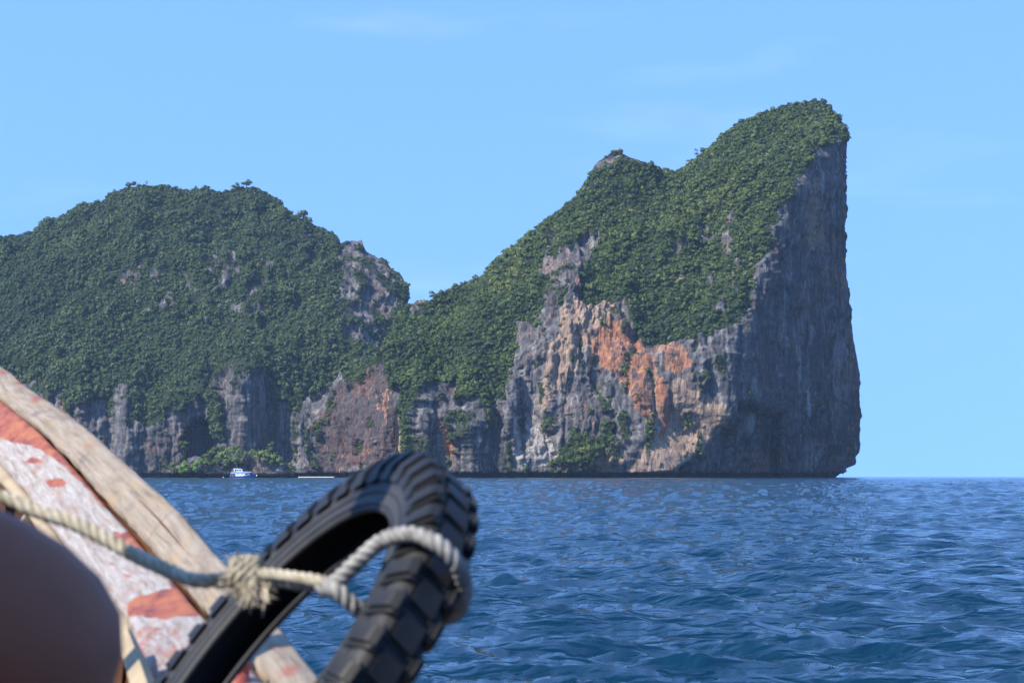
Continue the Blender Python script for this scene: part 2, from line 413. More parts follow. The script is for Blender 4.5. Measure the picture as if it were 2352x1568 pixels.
# ------------------------------------------------------------------ islands
def build_island(knots, ctrl, Y0, nu, nv, dent, rockmask, tints, seed, rough, jag):
    """front face, ridge and far side of an island; returns mesh and data for its plants"""
    k = np.array(knots, float)
    d = np.hypot(np.diff(k[:, 0]), np.diff(k[:, 1])) + 0.35 * np.abs(np.diff(k[:, 2]))
    s = np.r_[0, np.cumsum(d)]; u = np.linspace(0, s[-1], nu)
    tx, ty, bx = (np.interp(u, s, k[:, i]) for i in range(3))
    q = np.stack([u / 14, u * 0, u * 0], -1)
    w = jag * np.clip((1090 - ty) / 100, 0, 1)
    ty = ty + w * 3.2 * fbm(q, 4, seed + 1); tx = tx + w * 1.8 * fbm(q, 3, seed + 9)
    v = np.linspace(0, 1, nv)[None]
    px = bx[:, None] * (1 - v) + tx[:, None] * v
    py = 1106 * (1 - v) + ty[:, None] * v
    dep = Y0 + rbf(ctrl)(px, py) + dent(px, py)
    P = W(px, py, dep)
    wx = fbm(np.stack([px / 22, py / 22, px * 0], -1), 4, seed + 20) * 14
    wy = fbm(np.stack([px / 22, py / 22, px * 0 + 7], -1), 4, seed + 24) * 18
    rock = rockmask(px + wx, py + wy, P, seed)            # 0 vegetated .. 1 bare
    rock = blur(rock, 2)
    # normals of the base form
    du = np.gradient(P, axis=0); dv = np.gradient(P, axis=1)
    N = np.cross(du, dv); N /= np.linalg.norm(N, axis=-1)[..., None] + 1e-9
    N = np.where((N[..., 1:2] > 0), -N, N)
    Q = P
    lump = fbm(Q / np.array([42, 42, 60.0]), 4, seed + 30) * 9
    warp = fbm(Q / 30.0, 3, seed + 34)[..., None] * 6
    flute = ridged((Q + warp) / np.array([15, 20, 120.0]), 4, seed + 40) * 5.0
    flute2 = ridged((Q + warp * .6) / np.array([3.7, 5.5, 44.0]), 3, seed + 46) * 3.2 * np.clip(0.55 + 1.5 * fbm(Q / 45.0, 2, seed + 49), 0.12, 1.2)
    ledge = fbm(Q / np.array([26, 26, 7.0]), 3, seed + 50) * 2.4
    crag = (np.abs(fbm((Q + warp * 1.5) / np.array([13, 13, 15.0]), 4, seed + 52)) * 2 - .5) * 2.2
    bumps = fbm(Q / np.array([20, 20, 20.0]), 3, seed + 55) * 6.5
    bumps = bumps + ridged(Q / np.array([75, 75, 190.0]), 3, seed + 65) * 20.0
    flute = flute * np.where(px > 1700, 1.35, 1.0); flute2 = flute2 * np.where(px > 1700, 1.5, 1.0)
    disp = rough * (lump + rock * (flute + flute2 + ledge + crag) + (1 - rock) * bumps)
    calm = np.zeros(px.shape)
    for pl, val in tints.get('buff', []): calm = np.maximum(calm, in_poly(px + wx * 0.4, py + wy * 0.4, pl) * (val >= 1.0))
    disp = disp * (1 - 0.6 * blur(calm, 5))
    edge = np.clip((1 - v) / 0.05, 0.25, 1) * np.clip(v / 0.04, 0.1, 1) * np.clip((nu - 1 - np.arange(nu))[:, None] / 14, 0.05, 1)
    P = P + N * (disp * edge)[..., None]
    # notch worn by the sea
    z = P[..., 2]
    notch = np.exp(-((z - 0.5) / 3.4) ** 2) * 9.0
    P[..., 1] += notch
    front = P.copy()
    top = P[:, -1]
    back = []
    zt = top[:, 2]
    for kk in range(1, 13):
        t = kk / 12
        b = top.copy()
        b[:, 1] += 10 * kk + 16 * kk * t * np.clip(zt / 120, 0.15, 1.2)
        b[:, 2] = zt * (1 - t ** 1.6) - 5 * t
        b[:, 2] += fbm(b / 40.0, 3, seed + 60) * 10 * math.sin(math.pi * t) * np.clip(zt / 90, 0, 1)
        back.append(b)
    full = np.concatenate([P, np.stack(back, 1)], 1)
    att = {'veg': np.concatenate([1 - rock, np.repeat((1 - rock)[:, -1:], 12, 1)], 1)}
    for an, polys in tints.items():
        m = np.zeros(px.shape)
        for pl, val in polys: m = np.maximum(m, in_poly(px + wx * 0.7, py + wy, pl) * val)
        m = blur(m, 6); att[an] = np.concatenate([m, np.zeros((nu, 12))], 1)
    return full, att, front, rock, px, py
def plant(front, dens, a0, seed, rmin, rmax):
    """random crown centres spread over the surface by true area"""
    rng = np.random.default_rng(seed)
    a = np.linalg.norm(np.cross(front[1:, :-1] - front[:-1, :-1], front[:-1, 1:] - front[:-1, :-1]), axis=-1)
    d = dens[:-1, :-1]
    ok = front[:-1, :-1, 2] > 4
    n = rng.poisson(np.clip(a, 0, 40) * d / a0 * ok)
    ii, jj = np.nonzero(n); rep = n[ii, jj]; ii = np.repeat(ii, rep); jj = np.repeat(jj, rep)
    s, t = rng.uniform(0, 1, (2, len(ii)))
    p = (front[ii, jj] * ((1 - s) * (1 - t))[:, None] + front[ii + 1, jj] * (s * (1 - t))[:, None]
         + front[ii, jj + 1] * ((1 - s) * t)[:, None] + front[ii + 1, jj + 1] * (s * t)[:, None])
    r = rmin + (rmax - rmin) * rng.beta(1.1, 3.0, len(p))
    p[:, 2] += r * rng.uniform(0.0, 0.5, len(p)); p[:, 1] -= r * 0.15
    return p, r, dens[ii, jj], rng

def soft_poly(x, y, pl, s):
    cx = sum(q[0] for q in pl) / len(pl); cy = sum(q[1] for q in pl) / len(pl)
    m = 0
    for k in (1.0, 0.85, 0.7, 0.55):
        m = m + in_poly(x, y, [(cx + (a - cx) * k, cy + (b - cy) * k) for a, b in pl]) * 0.25
    return m * s
# main island -------------------------------------------------------
MAIN_K = [(706, 1098, 706), (712, 1000, 714), (724, 915, 730), (752, 892, 752), (772, 872, 772), (780, 848, 782), (788, 872, 790), (805, 866, 806), (850, 822, 850),
          (880, 800, 880), (905, 765, 903), (925, 722, 925), (940, 697, 940), (960, 692, 958), (973, 688, 970), (985, 687, 985), (1000, 676, 1000), (1050, 656, 1050),
          (1110, 632, 1110), (1140, 602, 1140), (1200, 557, 1200), (1240, 523, 1240), (1300, 482, 1298), (1330, 452, 1325), (1347, 420, 1345),
          (1366, 382, 1365), (1390, 362, 1390), (1420, 350, 1420), (1450, 362, 1450), (1490, 376, 1485), (1520, 397, 1510), (1548, 401, 1535),
          (1556, 406, 1550), (1590, 379, 1585), (1615, 353, 1605), (1650, 319, 1630), (1700, 289, 1670), (1750, 266, 1705), (1800, 246, 1735), (1850, 235, 1760),
          (1885, 240, 1780), (1920, 262, 1795), (1941, 292, 1805), (1947, 340, 1815), (1940, 385, 1824), (1934, 440, 1832), (1936, 500, 1840), (1942, 560, 1848),
          (1944, 620, 1856), (1951, 700, 1864), (1956, 760, 1872), (1966, 815, 1878), (1972, 850, 1882), (1970, 950, 1888), (1962, 1020, 1893), (1953, 1068, 1898), (1930, 1084, 1900), (1902, 1098, 1902)]
MAIN_C = [(715, 1090, 70), (712, 950, 90), (800, 1090, 20), (900, 1090, 5), (1000, 1090, 5), (1150, 1090, -15), (1250, 1090, -20), (1400, 1090, -28), (1545, 1088, -32), (1600, 1085, -5),
          (1700, 1090, 55), (1800, 1090, 115), (1900, 1090, 200), (1950, 1060, 235), (1680, 955, -14), (1705, 780, 4), (1742, 650, 25), (1762, 560, 42), (1810, 440, 66), (1868, 340, 100),
          (1972, 950, 235), (1973, 850, 235), (1957, 760, 225), (1945, 600, 225), (1937, 450, 220), (1947, 340, 215), (1920, 260, 225), (1850, 232, 215), (1830, 800, 110), (1850, 600, 118), (1850, 950, 120), (1890, 430, 130),
          (1200, 780, 18), (1180, 900, -6), (1300, 900, 2), (1400, 780, 14), (1400, 950, -14), (1550, 950, -24), (1555, 800, -4), (1480, 780, 6), (1640, 830, -8),
          (1500, 600, 100), (1480, 500, 160), (1555, 405, 250), (1420, 347, 205), (1440, 450, 150), (1345, 420, 195), (1300, 600, 62), (1280, 680, 22),
          (1240, 560, 150), (1200, 555, 205), (1300, 480, 180), (1100, 760, 80), (1100, 635, 220), (1000, 800, 80), (1000, 675, 190), (940, 695, 195), (950, 850, 20), (1150, 850, 6),
          (900, 860, 35), (880, 800, 110), (790, 850, 110), (760, 950, 62), (1650, 500, 100), (1700, 400, 135), (1750, 262, 245), (1650, 315, 240), (1650, 650, 38), (1600, 700, 20), (1800, 300, 165), (1560, 560, 95)]
def main_dent(x, y):
    d = 0
    # concave undercut wall at the foot, below a beak of rock
    w = fbm(np.stack([x / 20, y / 20, x * 0], -1), 3, 160) * 8
    d = d + 20 * np.exp(-((x - 1570) / 60) ** 2 - ((y - 985) / 55) ** 2)
    d = d - 12 * np.exp(-((x - 1668) / 22) ** 2 - ((y - 945) / 28) ** 2)
    d = d + blur(in_poly(x + w * .6, y + w * .6, [(1674, 966), (1700, 920), (1790, 940), (1790, 1120), (1540, 1120), (1548, 1082), (1612, 1036)]).astype(float), 3) * 34
    for cx, cy, sx, sy, a in ((1440, 850, 9, 40, 9), (1500, 930, 8, 50, 9), (1370, 880, 10, 45, 10), (1405, 960, 9, 40, 8), (1300, 930, 12, 40, 9), (1330, 790, 8, 30, 9), (1465, 770, 8, 26, 8), (1545, 930, 7, 36, 8), (1260, 1000, 10, 40, 8), (1200, 1000, 12, 50, 9)):
        d = d + a * np.exp(-((x + w - cx) / sx) ** 2 - ((y - cy) / sy) ** 2)
    d = d + 16 * np.exp(-((x - 1222) / 30) ** 2 - ((y - 935) / 80) ** 2)      # dark hollows
    d = d - 12 * np.exp(-((x - 1172) / 18) ** 2 - ((y - 960) / 90) ** 2)
    d = d + 12 * np.exp(-((x - 915) / 16) ** 2 - ((y - 1000) / 60) ** 2)
    d = d - 14 * np.exp(-((x - 1090) / 26) ** 2 - ((y - 1000) / 110) ** 2)
    d = d - 12 * np.exp(-((x - 975) / 20) ** 2 - ((y - 1000) / 110) ** 2)
    d = d + 12 * np.exp(-((x - 1035) / 14) ** 2 - ((y - 1000) / 80) ** 2)
    d = d + 10 * np.exp(-((x - 1530) / 12) ** 2 - ((y - 480) / 120) ** 2)
    return d
MAIN_ROCK = [[(1160, 1120), (1162, 900), (1182, 775), (1200, 748), (1232, 738), (1262, 690), (1268, 620), (1300, 590), (1350, 555), (1372, 548), (1352, 600), (1330, 640), (1340, 690),
              (1400, 700), (1430, 690), (1452, 740), (1480, 785), (1560, 795), (1620, 770), (1680, 745), (1722, 710), (1735, 640), (1762, 550), (1800, 460), (1838, 400), (1880, 345), (1938, 318), (2010, 300), (2010, 1120)],
             [(690, 1120), (700, 930), (755, 900), (780, 840), (797, 880), (830, 880), (862, 850), (898, 845), (902, 890), (945, 905), (1000, 880), (1062, 892), (1060, 940), (1052, 1120)],
             [(1112, 1120), (1118, 940), (1166, 905), (1166, 1120)],
             [(1362, 395), (1372, 375), (1395, 355), (1440, 350), (1495, 368), (1500, 395), (1450, 386), (1420, 372), (1390, 384)],
             [(936, 720), (948, 690), (975, 680), (990, 690), (965, 720)]]
def main_rock(x, y, P, seed):
    r = np.zeros(x.shape)
    for pl in MAIN_ROCK: r = np.maximum(r, in_poly(x, y, pl).astype(float))
    g = in_poly(x, y, [(935, 890), (962, 890), (968, 1085), (928, 1085)]) | in_poly(x, y, [(1250, 1075), (1290, 1040), (1330, 1010), (1392, 1012), (1388, 1050), (1330, 1075)])
    r[g] = 0.15
    hang = in_poly(x, y, [(1045, 930), (1165, 930), (1170, 1110), (1045, 1110)]) & (fbm(P / np.array([6, 10, 55.0]), 3, seed + 75) > -0.12 - (y - 930) / 600)
    r[hang] = 1.0
    # bare streaks showing between the trees
    n = fbm(P / np.array([9, 14, 34.0]), 4, seed + 70)
    z = np.exp(-((x - 1680) / 90) ** 2 - ((y - 590) / 90) ** 2) + 0.8 * np.exp(-((x - 1290) / 60) ** 2 - ((y - 640) / 90) ** 2) + 0.5 * np.exp(-((x - 1880) / 50) ** 2 - ((y - 320) / 50) ** 2)
    r = np.maximum(r, np.clip((n - 0.30 + 0.30 * z) * 6, 0, 0.9) * (z > 0.12) )
    # shrubs clinging to the cliff
    m = fbm(P / np.array([10, 12, 26.0]), 4, seed + 80)
    lim = np.where(x > 1690, 0.42, 0.30)
    r = np.where((m > lim) & (r > 0.9), 0.35, r)
    return r
MAIN_T = {'orange': [([(1345, 770), (1400, 722), (1440, 735), (1485, 800), (1530, 880), (1545, 960), (1520, 1020), (1490, 1000), (1450, 900), (1400, 850), (1355, 830)], 1.0),
                     ([(1480, 780), (1560, 800), (1600, 840), (1540, 860)], 0.7), ([(1000, 970), (1050, 960), (1055, 1040), (1020, 1050)], 0.7),
                     ([(1690, 1030), (1760, 1020), (1770, 1075), (1700, 1080)], 0.6), ([(845, 900), (895, 900), (900, 960), (880, 960)], 0.2),
                     ([(1820, 420), (1880, 440), (1890, 560), (1850, 560)], 0.5), ([(1880, 480), (1950, 480), (1960, 900), (1900, 900)], 0.3)],
          'buff': [([(1290, 700), (1340, 680), (1420, 700), (1400, 760), (1340, 800), (1320, 860), (1280, 870), (1270, 790)], 0.8),
                   ([(1480, 890), (1560, 870), (1660, 930), (1675, 970), (1560, 1082), (1440, 1080), (1500, 990)], 1.0),
                   ([(1300, 1040), (1440, 1030), (1440, 1085), (1250, 1085)], 0.6), ([(905, 940), (945, 950), (945, 1045), (905, 1045)], 1.0),
                   ([(1830, 410), (1870, 410), (1890, 570), (1860, 570), (1840, 480)], 0.7), ([(1255, 800), (1300, 790), (1290, 900), (1240, 960)], 0.6)],
          'pale': [([(1180, 965), (1225, 950), (1265, 990), (1285, 1050), (1240, 1075), (1180, 1070)], 1.0), ([(1490, 900), (1512, 890), (1520, 1000), (1500, 1010)], 0.7),
                   ([(905, 940), (925, 950), (920, 1045), (905, 1045)], 0.5)],
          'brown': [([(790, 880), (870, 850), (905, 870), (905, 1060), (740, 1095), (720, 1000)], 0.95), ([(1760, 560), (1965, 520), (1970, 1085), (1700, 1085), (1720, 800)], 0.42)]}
full, att, front, rock, px, py = build_island(MAIN_K, MAIN_C, 2000.0, 640, 400, main_dent, main_rock, MAIN_T, 3, 1.0, 1.0)
nu, nv = full.shape[:2]
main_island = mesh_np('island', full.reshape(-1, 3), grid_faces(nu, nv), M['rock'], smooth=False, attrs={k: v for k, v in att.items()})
tag(main_island, 'tall limestone island with orange streaked sea cliff and sheer shaded right face', 'island', kind='structure')
MAIN_FRONT, MAIN_PX, MAIN_PY = front, px, py
temps = crown_templates(10, 36, 11, size=0.40)
p, r, dd, rng = plant(front, np.clip(1 - rock, 0, 1) ** 1.2, 9.0, 21, 1.2, 5.0)
r = r * np.where(dd < 0.8, 0.62, 1.0)
tn = np.clip(0.46 + 0.42 * fbm(p / 70.0, 4, 90) + rng.normal(size=len(p)) * 0.17, 0, 1)
f1 = leaves('forest', p, r, tn, temps, M['leaf'], 31, stretch=rng.uniform(0.8, 1.25, len(p)))
tag(f1, 'dense green jungle covering the slopes of the tall cliff island', 'forest', kind='stuff')
nmain = len(p)

# left island -------------------------------------------------------
LEFT_K = [(-420, 1098, -420), (-400, 800, -395), (-330, 700, -330), (-220, 620, -225), (-100, 570, -100), (-40, 552, -40), (0, 547, 0), (25, 543, 22), (45, 543, 42), (66, 547, 62), (78, 530, 76), (95, 513, 94), (130, 505, 128),
          (147, 499, 147), (190, 473, 190), (240, 465, 238), (250, 455, 250), (258, 447, 258), (300, 433, 300), (340, 431, 340), (380, 425, 380), (410, 433, 410), (440, 435, 440), (480, 433, 480), (500, 440, 500),
          (540, 434, 540), (570, 432, 570), (590, 438, 590), (620, 453, 618), (645, 471, 642), (665, 493, 660), (700, 508, 690), (720, 518, 710), (745, 533, 732), (775, 548, 755), (782, 562, 765), (795, 560, 775), (810, 554, 785), (830, 557, 800),
          (840, 577, 812), (850, 580, 820), (870, 592, 832), (878, 590, 840), (890, 601, 848), (895, 614, 856), (905, 622, 864), (918, 632, 874), (926, 642, 884), (931, 666, 896), (929, 700, 908), (922, 740, 918), (925, 860, 930), (935, 1098, 940)]
LEFT_C = [(-420, 1090, 200), (-300, 1090, 90), (0, 1092, 20), (200, 1092, 0), (300, 1092, 0), (460, 1092, -5), (560, 1092, -18), (640, 1092, 15), (700, 1092, 0), (930, 1092, 40),
          (0, 880, 40), (200, 900, 10), (300, 890, 12), (460, 880, 14), (560, 860, -2), (640, 870, 24), (740, 860, 30), (900, 860, 50), (-300, 850, 140), (-390, 800, 240),
          (300, 650, 120), (300, 500, 215), (300, 432, 275), (0, 700, 140), (0, 548, 270), (-100, 570, 290), (-300, 690, 330), (500, 600, 140), (540, 440, 270), (400, 425, 275), (650, 480, 262), (660, 570, 170), (700, 700, 100), (800, 630, 130),
          (780, 560, 200), (830, 557, 210), (900, 720, 125), (931, 666, 190), (880, 596, 195), (860, 800, 72), (600, 770, 62), (200, 780, 80), (130, 505, 360), (95, 513, 370), (150, 560, 235), (150, 640, 160), (400, 760, 66), (400, 540, 190), (720, 600, 165), (930, 800, 140)]
def left_dent(x, y):
    wx = fbm(np.stack([x / 12, y / 12, x * 0], -1), 3, 140) * 7
    d = blur(in_poly(x + wx, y + wx, [(400, 1115), (412, 1040), (428, 995), (448, 958), (478, 958), (499, 985), (506, 1115)]).astype(float), 2) * 70
    d = d - 16 * np.exp(-((x - 552) / 34) ** 2) * np.clip((y - 840) / 40, 0, 1)
    d = d + 26 * np.exp(-((x - 628) / 22) ** 2) * np.clip((y - 850) / 40, 0, 1)
    d = d - 10 * np.exp(-((x - 290) / 20) ** 2) * np.clip((y - 870) / 40, 0, 1)
    d = d + 14 * np.exp(-((x - 245) / 22) ** 2) * np.clip((y - 880) / 40, 0, 1)
    d = d + 14 * np.exp(-((x - 665) / 14) ** 2) * np.clip((y - 880) / 40, 0, 1)
    d = d + 7 * fbm(np.stack([x / 24, y / 400, x * 0], -1), 4, 150) * np.clip((y - 830) / 60, 0, 1)
    return d
LEFT_ROCK = [([(-430, 1120), (-420, 900), (-50, 870), (90, 885), (150, 905), (163, 945), (200, 935), (262, 905), (288, 870), (300, 930), (360, 925), (378, 945), (440, 905), (470, 860), (520, 850), (600, 858), (640, 872), (652, 945), (690, 930), (720, 900), (760, 940), (760, 1120)], 1.0)]
def left_rock(x, y, P, seed):
    r = np.zeros(x.shape)
    for pl, v in LEFT_ROCK: r = np.maximum(r, in_poly(x, y, pl) * v)
    n = fbm(P / np.array([7, 12, 42.0]), 4, seed + 70)
    z = (3.6 * np.exp(-((x - 850) / 62) ** 2 - ((y - 640) / 95) ** 2) + 0.75 * np.exp(-((x - 540) / 120) ** 2 - ((y - 650) / 80) ** 2)
         + 0.8 * np.exp(-((x - 840) / 70) ** 2 - ((y - 760) / 60) ** 2) + 0.5 * np.exp(-((x - 340) / 60) ** 2 - ((y - 640) / 60) ** 2) + 0.5 * np.exp(-((x - 640) / 60) ** 2 - ((y - 780) / 60) ** 2))
    r = np.maximum(r, np.clip((n - 0.32 + 0.42 * z) * 6, 0, 1.0) * (z > 0.12))
    m = fbm(P / np.array([13, 14, 34.0]), 4, seed + 80)
    r = np.where((m > -0.02 + 0.42 * np.clip((y - 880) / 130, 0, 1)) & (r > 0.9), 0.3, r)
    for pl in ([(305, 900), (375, 890), (380, 950), (340, 985), (312, 960)], [(395, 895), (435, 900), (440, 955), (400, 950)], [(490, 905), (518, 900), (520, 1000), (492, 985)], [(500, 985), (530, 985), (528, 1010), (500, 1015)]):
        r[in_poly(x, y, pl)] = 0.1
    return r
LEFT_T = {'orange': [([(150, 890), (172, 900), (172, 960), (152, 950)], 0.9), ([(255, 955), (270, 955), (268, 970), (255, 968)], 1.0)],
          'buff': [([(355, 885), (375, 885), (372, 920), (358, 915)], 0.5)],
          'pale': [([(520, 860), (560, 850), (580, 960), (550, 1000), (530, 960)], 0.30), ([(560, 1000), (580, 1000), (585, 1040), (570, 1040)], 0.6)],
          'brown': []}
full, att, front, rock, px, py = build_island(LEFT_K, LEFT_C, 2450.0, 560, 330, left_dent, left_rock, LEFT_T, 203, 1.0, 1.0)
nu, nv = full.shape[:2]
left_island = mesh_np('island', full.reshape(-1, 3), grid_faces(nu, nv), M['rock'], smooth=False, attrs=att)
tag(left_island, 'rounded jungle covered island with a sea cave at the foot of its cliff', 'island', kind='structure')
LEFT_FRONT, LEFT_PX, LEFT_PY = front, px, py
temps2 = crown_templates(10, 27, 12, size=0.45)
p, r, dd, rng = plant(front, np.clip(1 - rock, 0, 1) ** 1.2, 14.0, 22, 1.3, 5.3)
r = r * np.where(dd < 0.8, 0.65, 1.0)
tn = np.clip(0.44 + 0.42 * fbm(p / 80.0, 4, 91) + rng.normal(size=len(p)) * 0.16, 0, 1)
f2 = leaves('forest', p, r, tn, temps2, M['leaf_far'], 32, stretch=rng.uniform(0.8, 1.25, len(p)))
tag(f2, 'bluish green jungle covering the rounded island behind the small boat', 'forest', kind='stuff')
print('crowns', nmain, len(p))

# ------------------------------------------------------------------ single trees, shrubs and rocks on the shore
def local_crown(name, blobs, mat, parent, seed, nfl=70, size=0.30):
    """crown of several leafy lumps; blobs: (x, y, z, r)"""
    rng = np.random.default_rng(seed)
    b = np.array(blobs, float)
    t = crown_templates(5, nfl, seed, size=size, flat=0.85)
    tint = np.clip(0.5 + rng.normal(size=len(b)) * 0.16, 0, 1)
    return leaves(name, b[:, :3], b[:, 3], tint, t, mat, seed, parent)
def surf(front, PX, PY, x, y):
    """point of an island's surface on a sight line"""
    i = np.argmin((PX - x) ** 2 + (PY - y) ** 2); return front.reshape(-1, 3)[i]
def tree(pt, h, w, seed, label, group, mat, lean=0.0, bare=False):
    t = empty('tree', tuple(pt)); tag(t, label, 'tree', group)
    rng = random.Random(seed)
    L = [(0, 0, -1.5), (lean * h * .15, 0, h * .3), (lean * h * .3, 0, h * .62)]
    P = catmull(L, 8); tube('trunk', P, np.linspace(0.05 * h, 0.018 * h, 8), M['trunk'], t, seg=6)
    top = P[-1]
    blobs = []
    n = 4 if bare else 9
    bm_pts = []
    for k in range(n):
        a = rng.uniform(0, 6.28); r = rng.uniform(0.15, 0.62) * w
        z = h * rng.uniform(0.36, 0.84)
        c = (top[0] + r * math.cos(a), r * math.sin(a) * .8, z)
        blobs.append((*c, w * rng.uniform(0.22, 0.4) * (0.7 if bare else 1)))
        bm_pts.append(c)
    for c in bm_pts[:5]:
        tube('limb', catmull([tuple(P[4]), ((P[4][0] + c[0]) / 2, c[1] / 2, (P[4][2] + c[2]) / 2 + .1), c], 5), np.linspace(.018 * h, .006 * h, 5), M['trunk'], t, seg=5)
    local_crown('crown', blobs, mat, t, seed, 40, .34)
    return t
SKY_G = 'trees standing out along the island skylines'
for (isl, x, y, h, w, lab, mt, lean, bare) in [
        ('m', 1606, 366, 15, 7.5, 'loose leaning tree on the skyline left of the highest summit', 'leaf', .3, True),
        ('m', 1590, 382, 9, 7, 'low round tree on the skyline just above the dark saddle', 'leaf', 0, False),
        ('m', 1545, 402, 9, 8, 'dark round tree at the bottom of the saddle between two summits', 'leaf', 0, False),
        ('m', 1525, 398, 9, 8, 'dark broad tree on the ridge just left of the saddle', 'leaf', .2, False),
        ('m', 1420, 352, 7, 9, 'flat topped tree crowning the rocky lower summit', 'leaf', 0, False),
        ('m', 1112, 633, 10, 5, 'thin bare tree sticking up from the long left ridge', 'leaf', .1, True),
        ('m', 1000, 677, 8, 8, 'round tree on the ridge beside the dark pinnacle rock', 'leaf', 0, False),
        ('l', 700, 508, 17, 12, 'tall tree standing clear on the rounded island\'s right shoulder', 'leaf_far', -.3, False),
        ('l', 565, 432, 14, 10, 'dark tree at the right end of the rounded island\'s summit', 'leaf_far', 0, False),
        ('l', 542, 433, 12, 8, 'smaller tree just left of the dark tree on the rounded summit', 'leaf_far', 0, False),
        ('l', 337, 432, 13, 5, 'thin bare tree near the left end of the rounded summit', 'leaf_far', .1, True),
        ('l', 300, 434, 12, 9, 'bushy tree at the left end of the rounded summit', 'leaf_far', .1, False),
        ('l', 64, 546, 11, 11, 'flat tree on the low far shoulder of the rounded island', 'leaf_far', .1, False)]:
    f = (MAIN_FRONT, MAIN_PX, MAIN_PY) if isl == 'm' else (LEFT_FRONT, LEFT_PX, LEFT_PY)
    q = surf(*f, x, y + 4)
    tree((q[0], q[1] + 1, q[2] - 1), h, w, int(x), lab, SKY_G, M[mt], lean, bare)

def rock_lump(name, blobs, seed, mat, parent=None, base=None):
    """heap of rough limestone; blobs (x, y, z, rx, ry, rz)"""
    bm = bmesh.new()
    for k, (x, y, z, rx, ry, rz) in enumerate(blobs):
        r = bmesh.ops.create_icosphere(bm, subdivisions=4, radius=1.0)
        co = np.array([v.co[:] for v in r['verts']])
        d = 1 + 0.30 * fbm(co * 1.6 + seed + k * 3.1, 4, seed) + 0.22 * ridged(co * np.array([3.5, 3.5, 1.6]) + k, 3, seed + 5)
        co = co * d[:, None] * np.array([rx, ry, rz]) + np.array([x, y, z])
        for v, c in zip(r['verts'], co): v.co = c
    return bm_obj(name, bm, mat, parent)
YI = 1990.0
PXM = YI / 4704                                 # metres per sketch unit at the islet
def IP(x, y, Y=YI): return W(x, y, Y)
M['shore_rock'] = M['rock']
# rocks at the foot of the cave
ro = IP(520, 1093)
rk = rock_lump('rock_islet', [((x - 520) * PXM, dy, (1096 - y) * PXM, rx * PXM, ry * .5, rz * PXM) for x, y, dy, rx, ry, rz in
     [(405, 1088, 0, 22, 10, 9), (425, 1082, 4, 24, 12, 16), (450, 1074, 8, 26, 12, 22), (480, 1080, 4, 34, 12, 20), (510, 1086, 2, 26, 12, 16), (545, 1084, 3, 28, 12, 20), (572, 1072, 9, 20, 10, 32), (585, 1078, 5, 20, 10, 24),
      (610, 1084, 2, 28, 12, 20), (640, 1084, 2, 26, 12, 20), (655, 1090, 0, 18, 10, 12), (408, 1056, 12, 10, 6, 12), (560, 1092, -3, 110, 8, 6)]], 61, M['rock'])
rk.location = ro
tag(rk, 'low dark rock shelf at the foot of the sea cave behind the small boat', 'rock', kind='structure')
rk.data.attributes.new('veg', 'FLOAT', 'POINT')
def shrub(x, y, blobs, mat, label, seed, Y=YI, nfl=150, cat='bush', name='shrub'):
    o = IP(x, y, Y - 7); t = empty(name, tuple(o)); tag(t, label, cat, 'bushes on the shore rocks')
    k = Y / 4704
    B = [((a - x) * k, dy, (y - b) * k, r * k) for a, b, dy, r in blobs]
    local_crown('crown', B, mat, t, seed, nfl, .20)
    for q in B[:3]:
        tube('stem', [(q[0] * .6, q[1], -2.5), (q[0] * .9, q[1], q[2] * .5), (q[0], q[1], q[2])], [.35, .25, .1], M['trunk'], t, seg=5)
    return t
shrub(423, 1086, [(415, 1076, -2, 9), (424, 1072, -2, 11), (430, 1080, -4, 8), (418, 1084, -4, 7), (425, 1062, 0, 7)], M['leaf_bright'], 'vivid light green bush on the shore rocks left of the white boat', 71)
shrub(398, 1082, [(392, 1072, 0, 8), (402, 1066, 0, 9), (399, 1078, -3, 8), (390, 1078, -2, 6)], M['leaf_bush'], 'dull green bush at the left end of the shore rocks', 72)
shrub(453, 1080, [(445, 1072, 0, 10), (455, 1064, 1, 11), (462, 1058, 2, 9), (450, 1078, -3, 9)], M['leaf_bright'], 'yellow green bush between the vivid bush and the largest bush', 73)
shrub(482, 1080, [(478, 1050, 4, 12), (486, 1040, 5, 12), (472, 1062, 2, 10), (492, 1032, 6, 11), (484, 1066, 1, 10), (470, 1048, 4, 8)], M['leaf'], 'dark green bush in front of the sea cave mouth', 74)
shrub(525, 1080, [(500, 1060, 0, 13), (515, 1046, 1, 16), (532, 1036, 2, 16), (546, 1040, 2, 15), (558, 1046, 3, 13), (525, 1058, -3, 14), (540, 1058, -2, 13), (505, 1050, 1, 12), (552, 1062, 0, 9), (520, 1068, -3, 8), (545, 1028, 3, 9), (510, 1032, 4, 9)], M['leaf_bush'], 'largest rounded green bush directly above the white boat', 75)
shrub(610, 1078, [(582, 1040, 2, 11), (598, 1042, 1, 13), (614, 1046, 0, 14), (630, 1050, 0, 14), (642, 1058, 0, 12), (625, 1062, -2, 11), (608, 1056, -1, 11), (590, 1050, 1, 10), (648, 1066, -1, 8), (618, 1036, 1, 9)], M['leaf_bush'], 'spreading olive green bush on the rocks right of the white boat', 76)
shrub(622, 1046, [(620, 1022, 1, 6), (626, 1018, 1, 6), (623, 1030, 1, 5), (616, 1028, 1, 4)], M['leaf_bush'], 'small upright tree rising behind the olive green bush', 77, cat='tree', name='tree')
shrub(417, 1046, [(410, 1018, 14, 8), (422, 1018, 14, 8), (416, 1026, 14, 8), (424, 1030, 14, 5)], M['leaf'], 'flat topped tree on a rock at the left of the cave mouth', 78, cat='tree', name='tree', Y=2010)
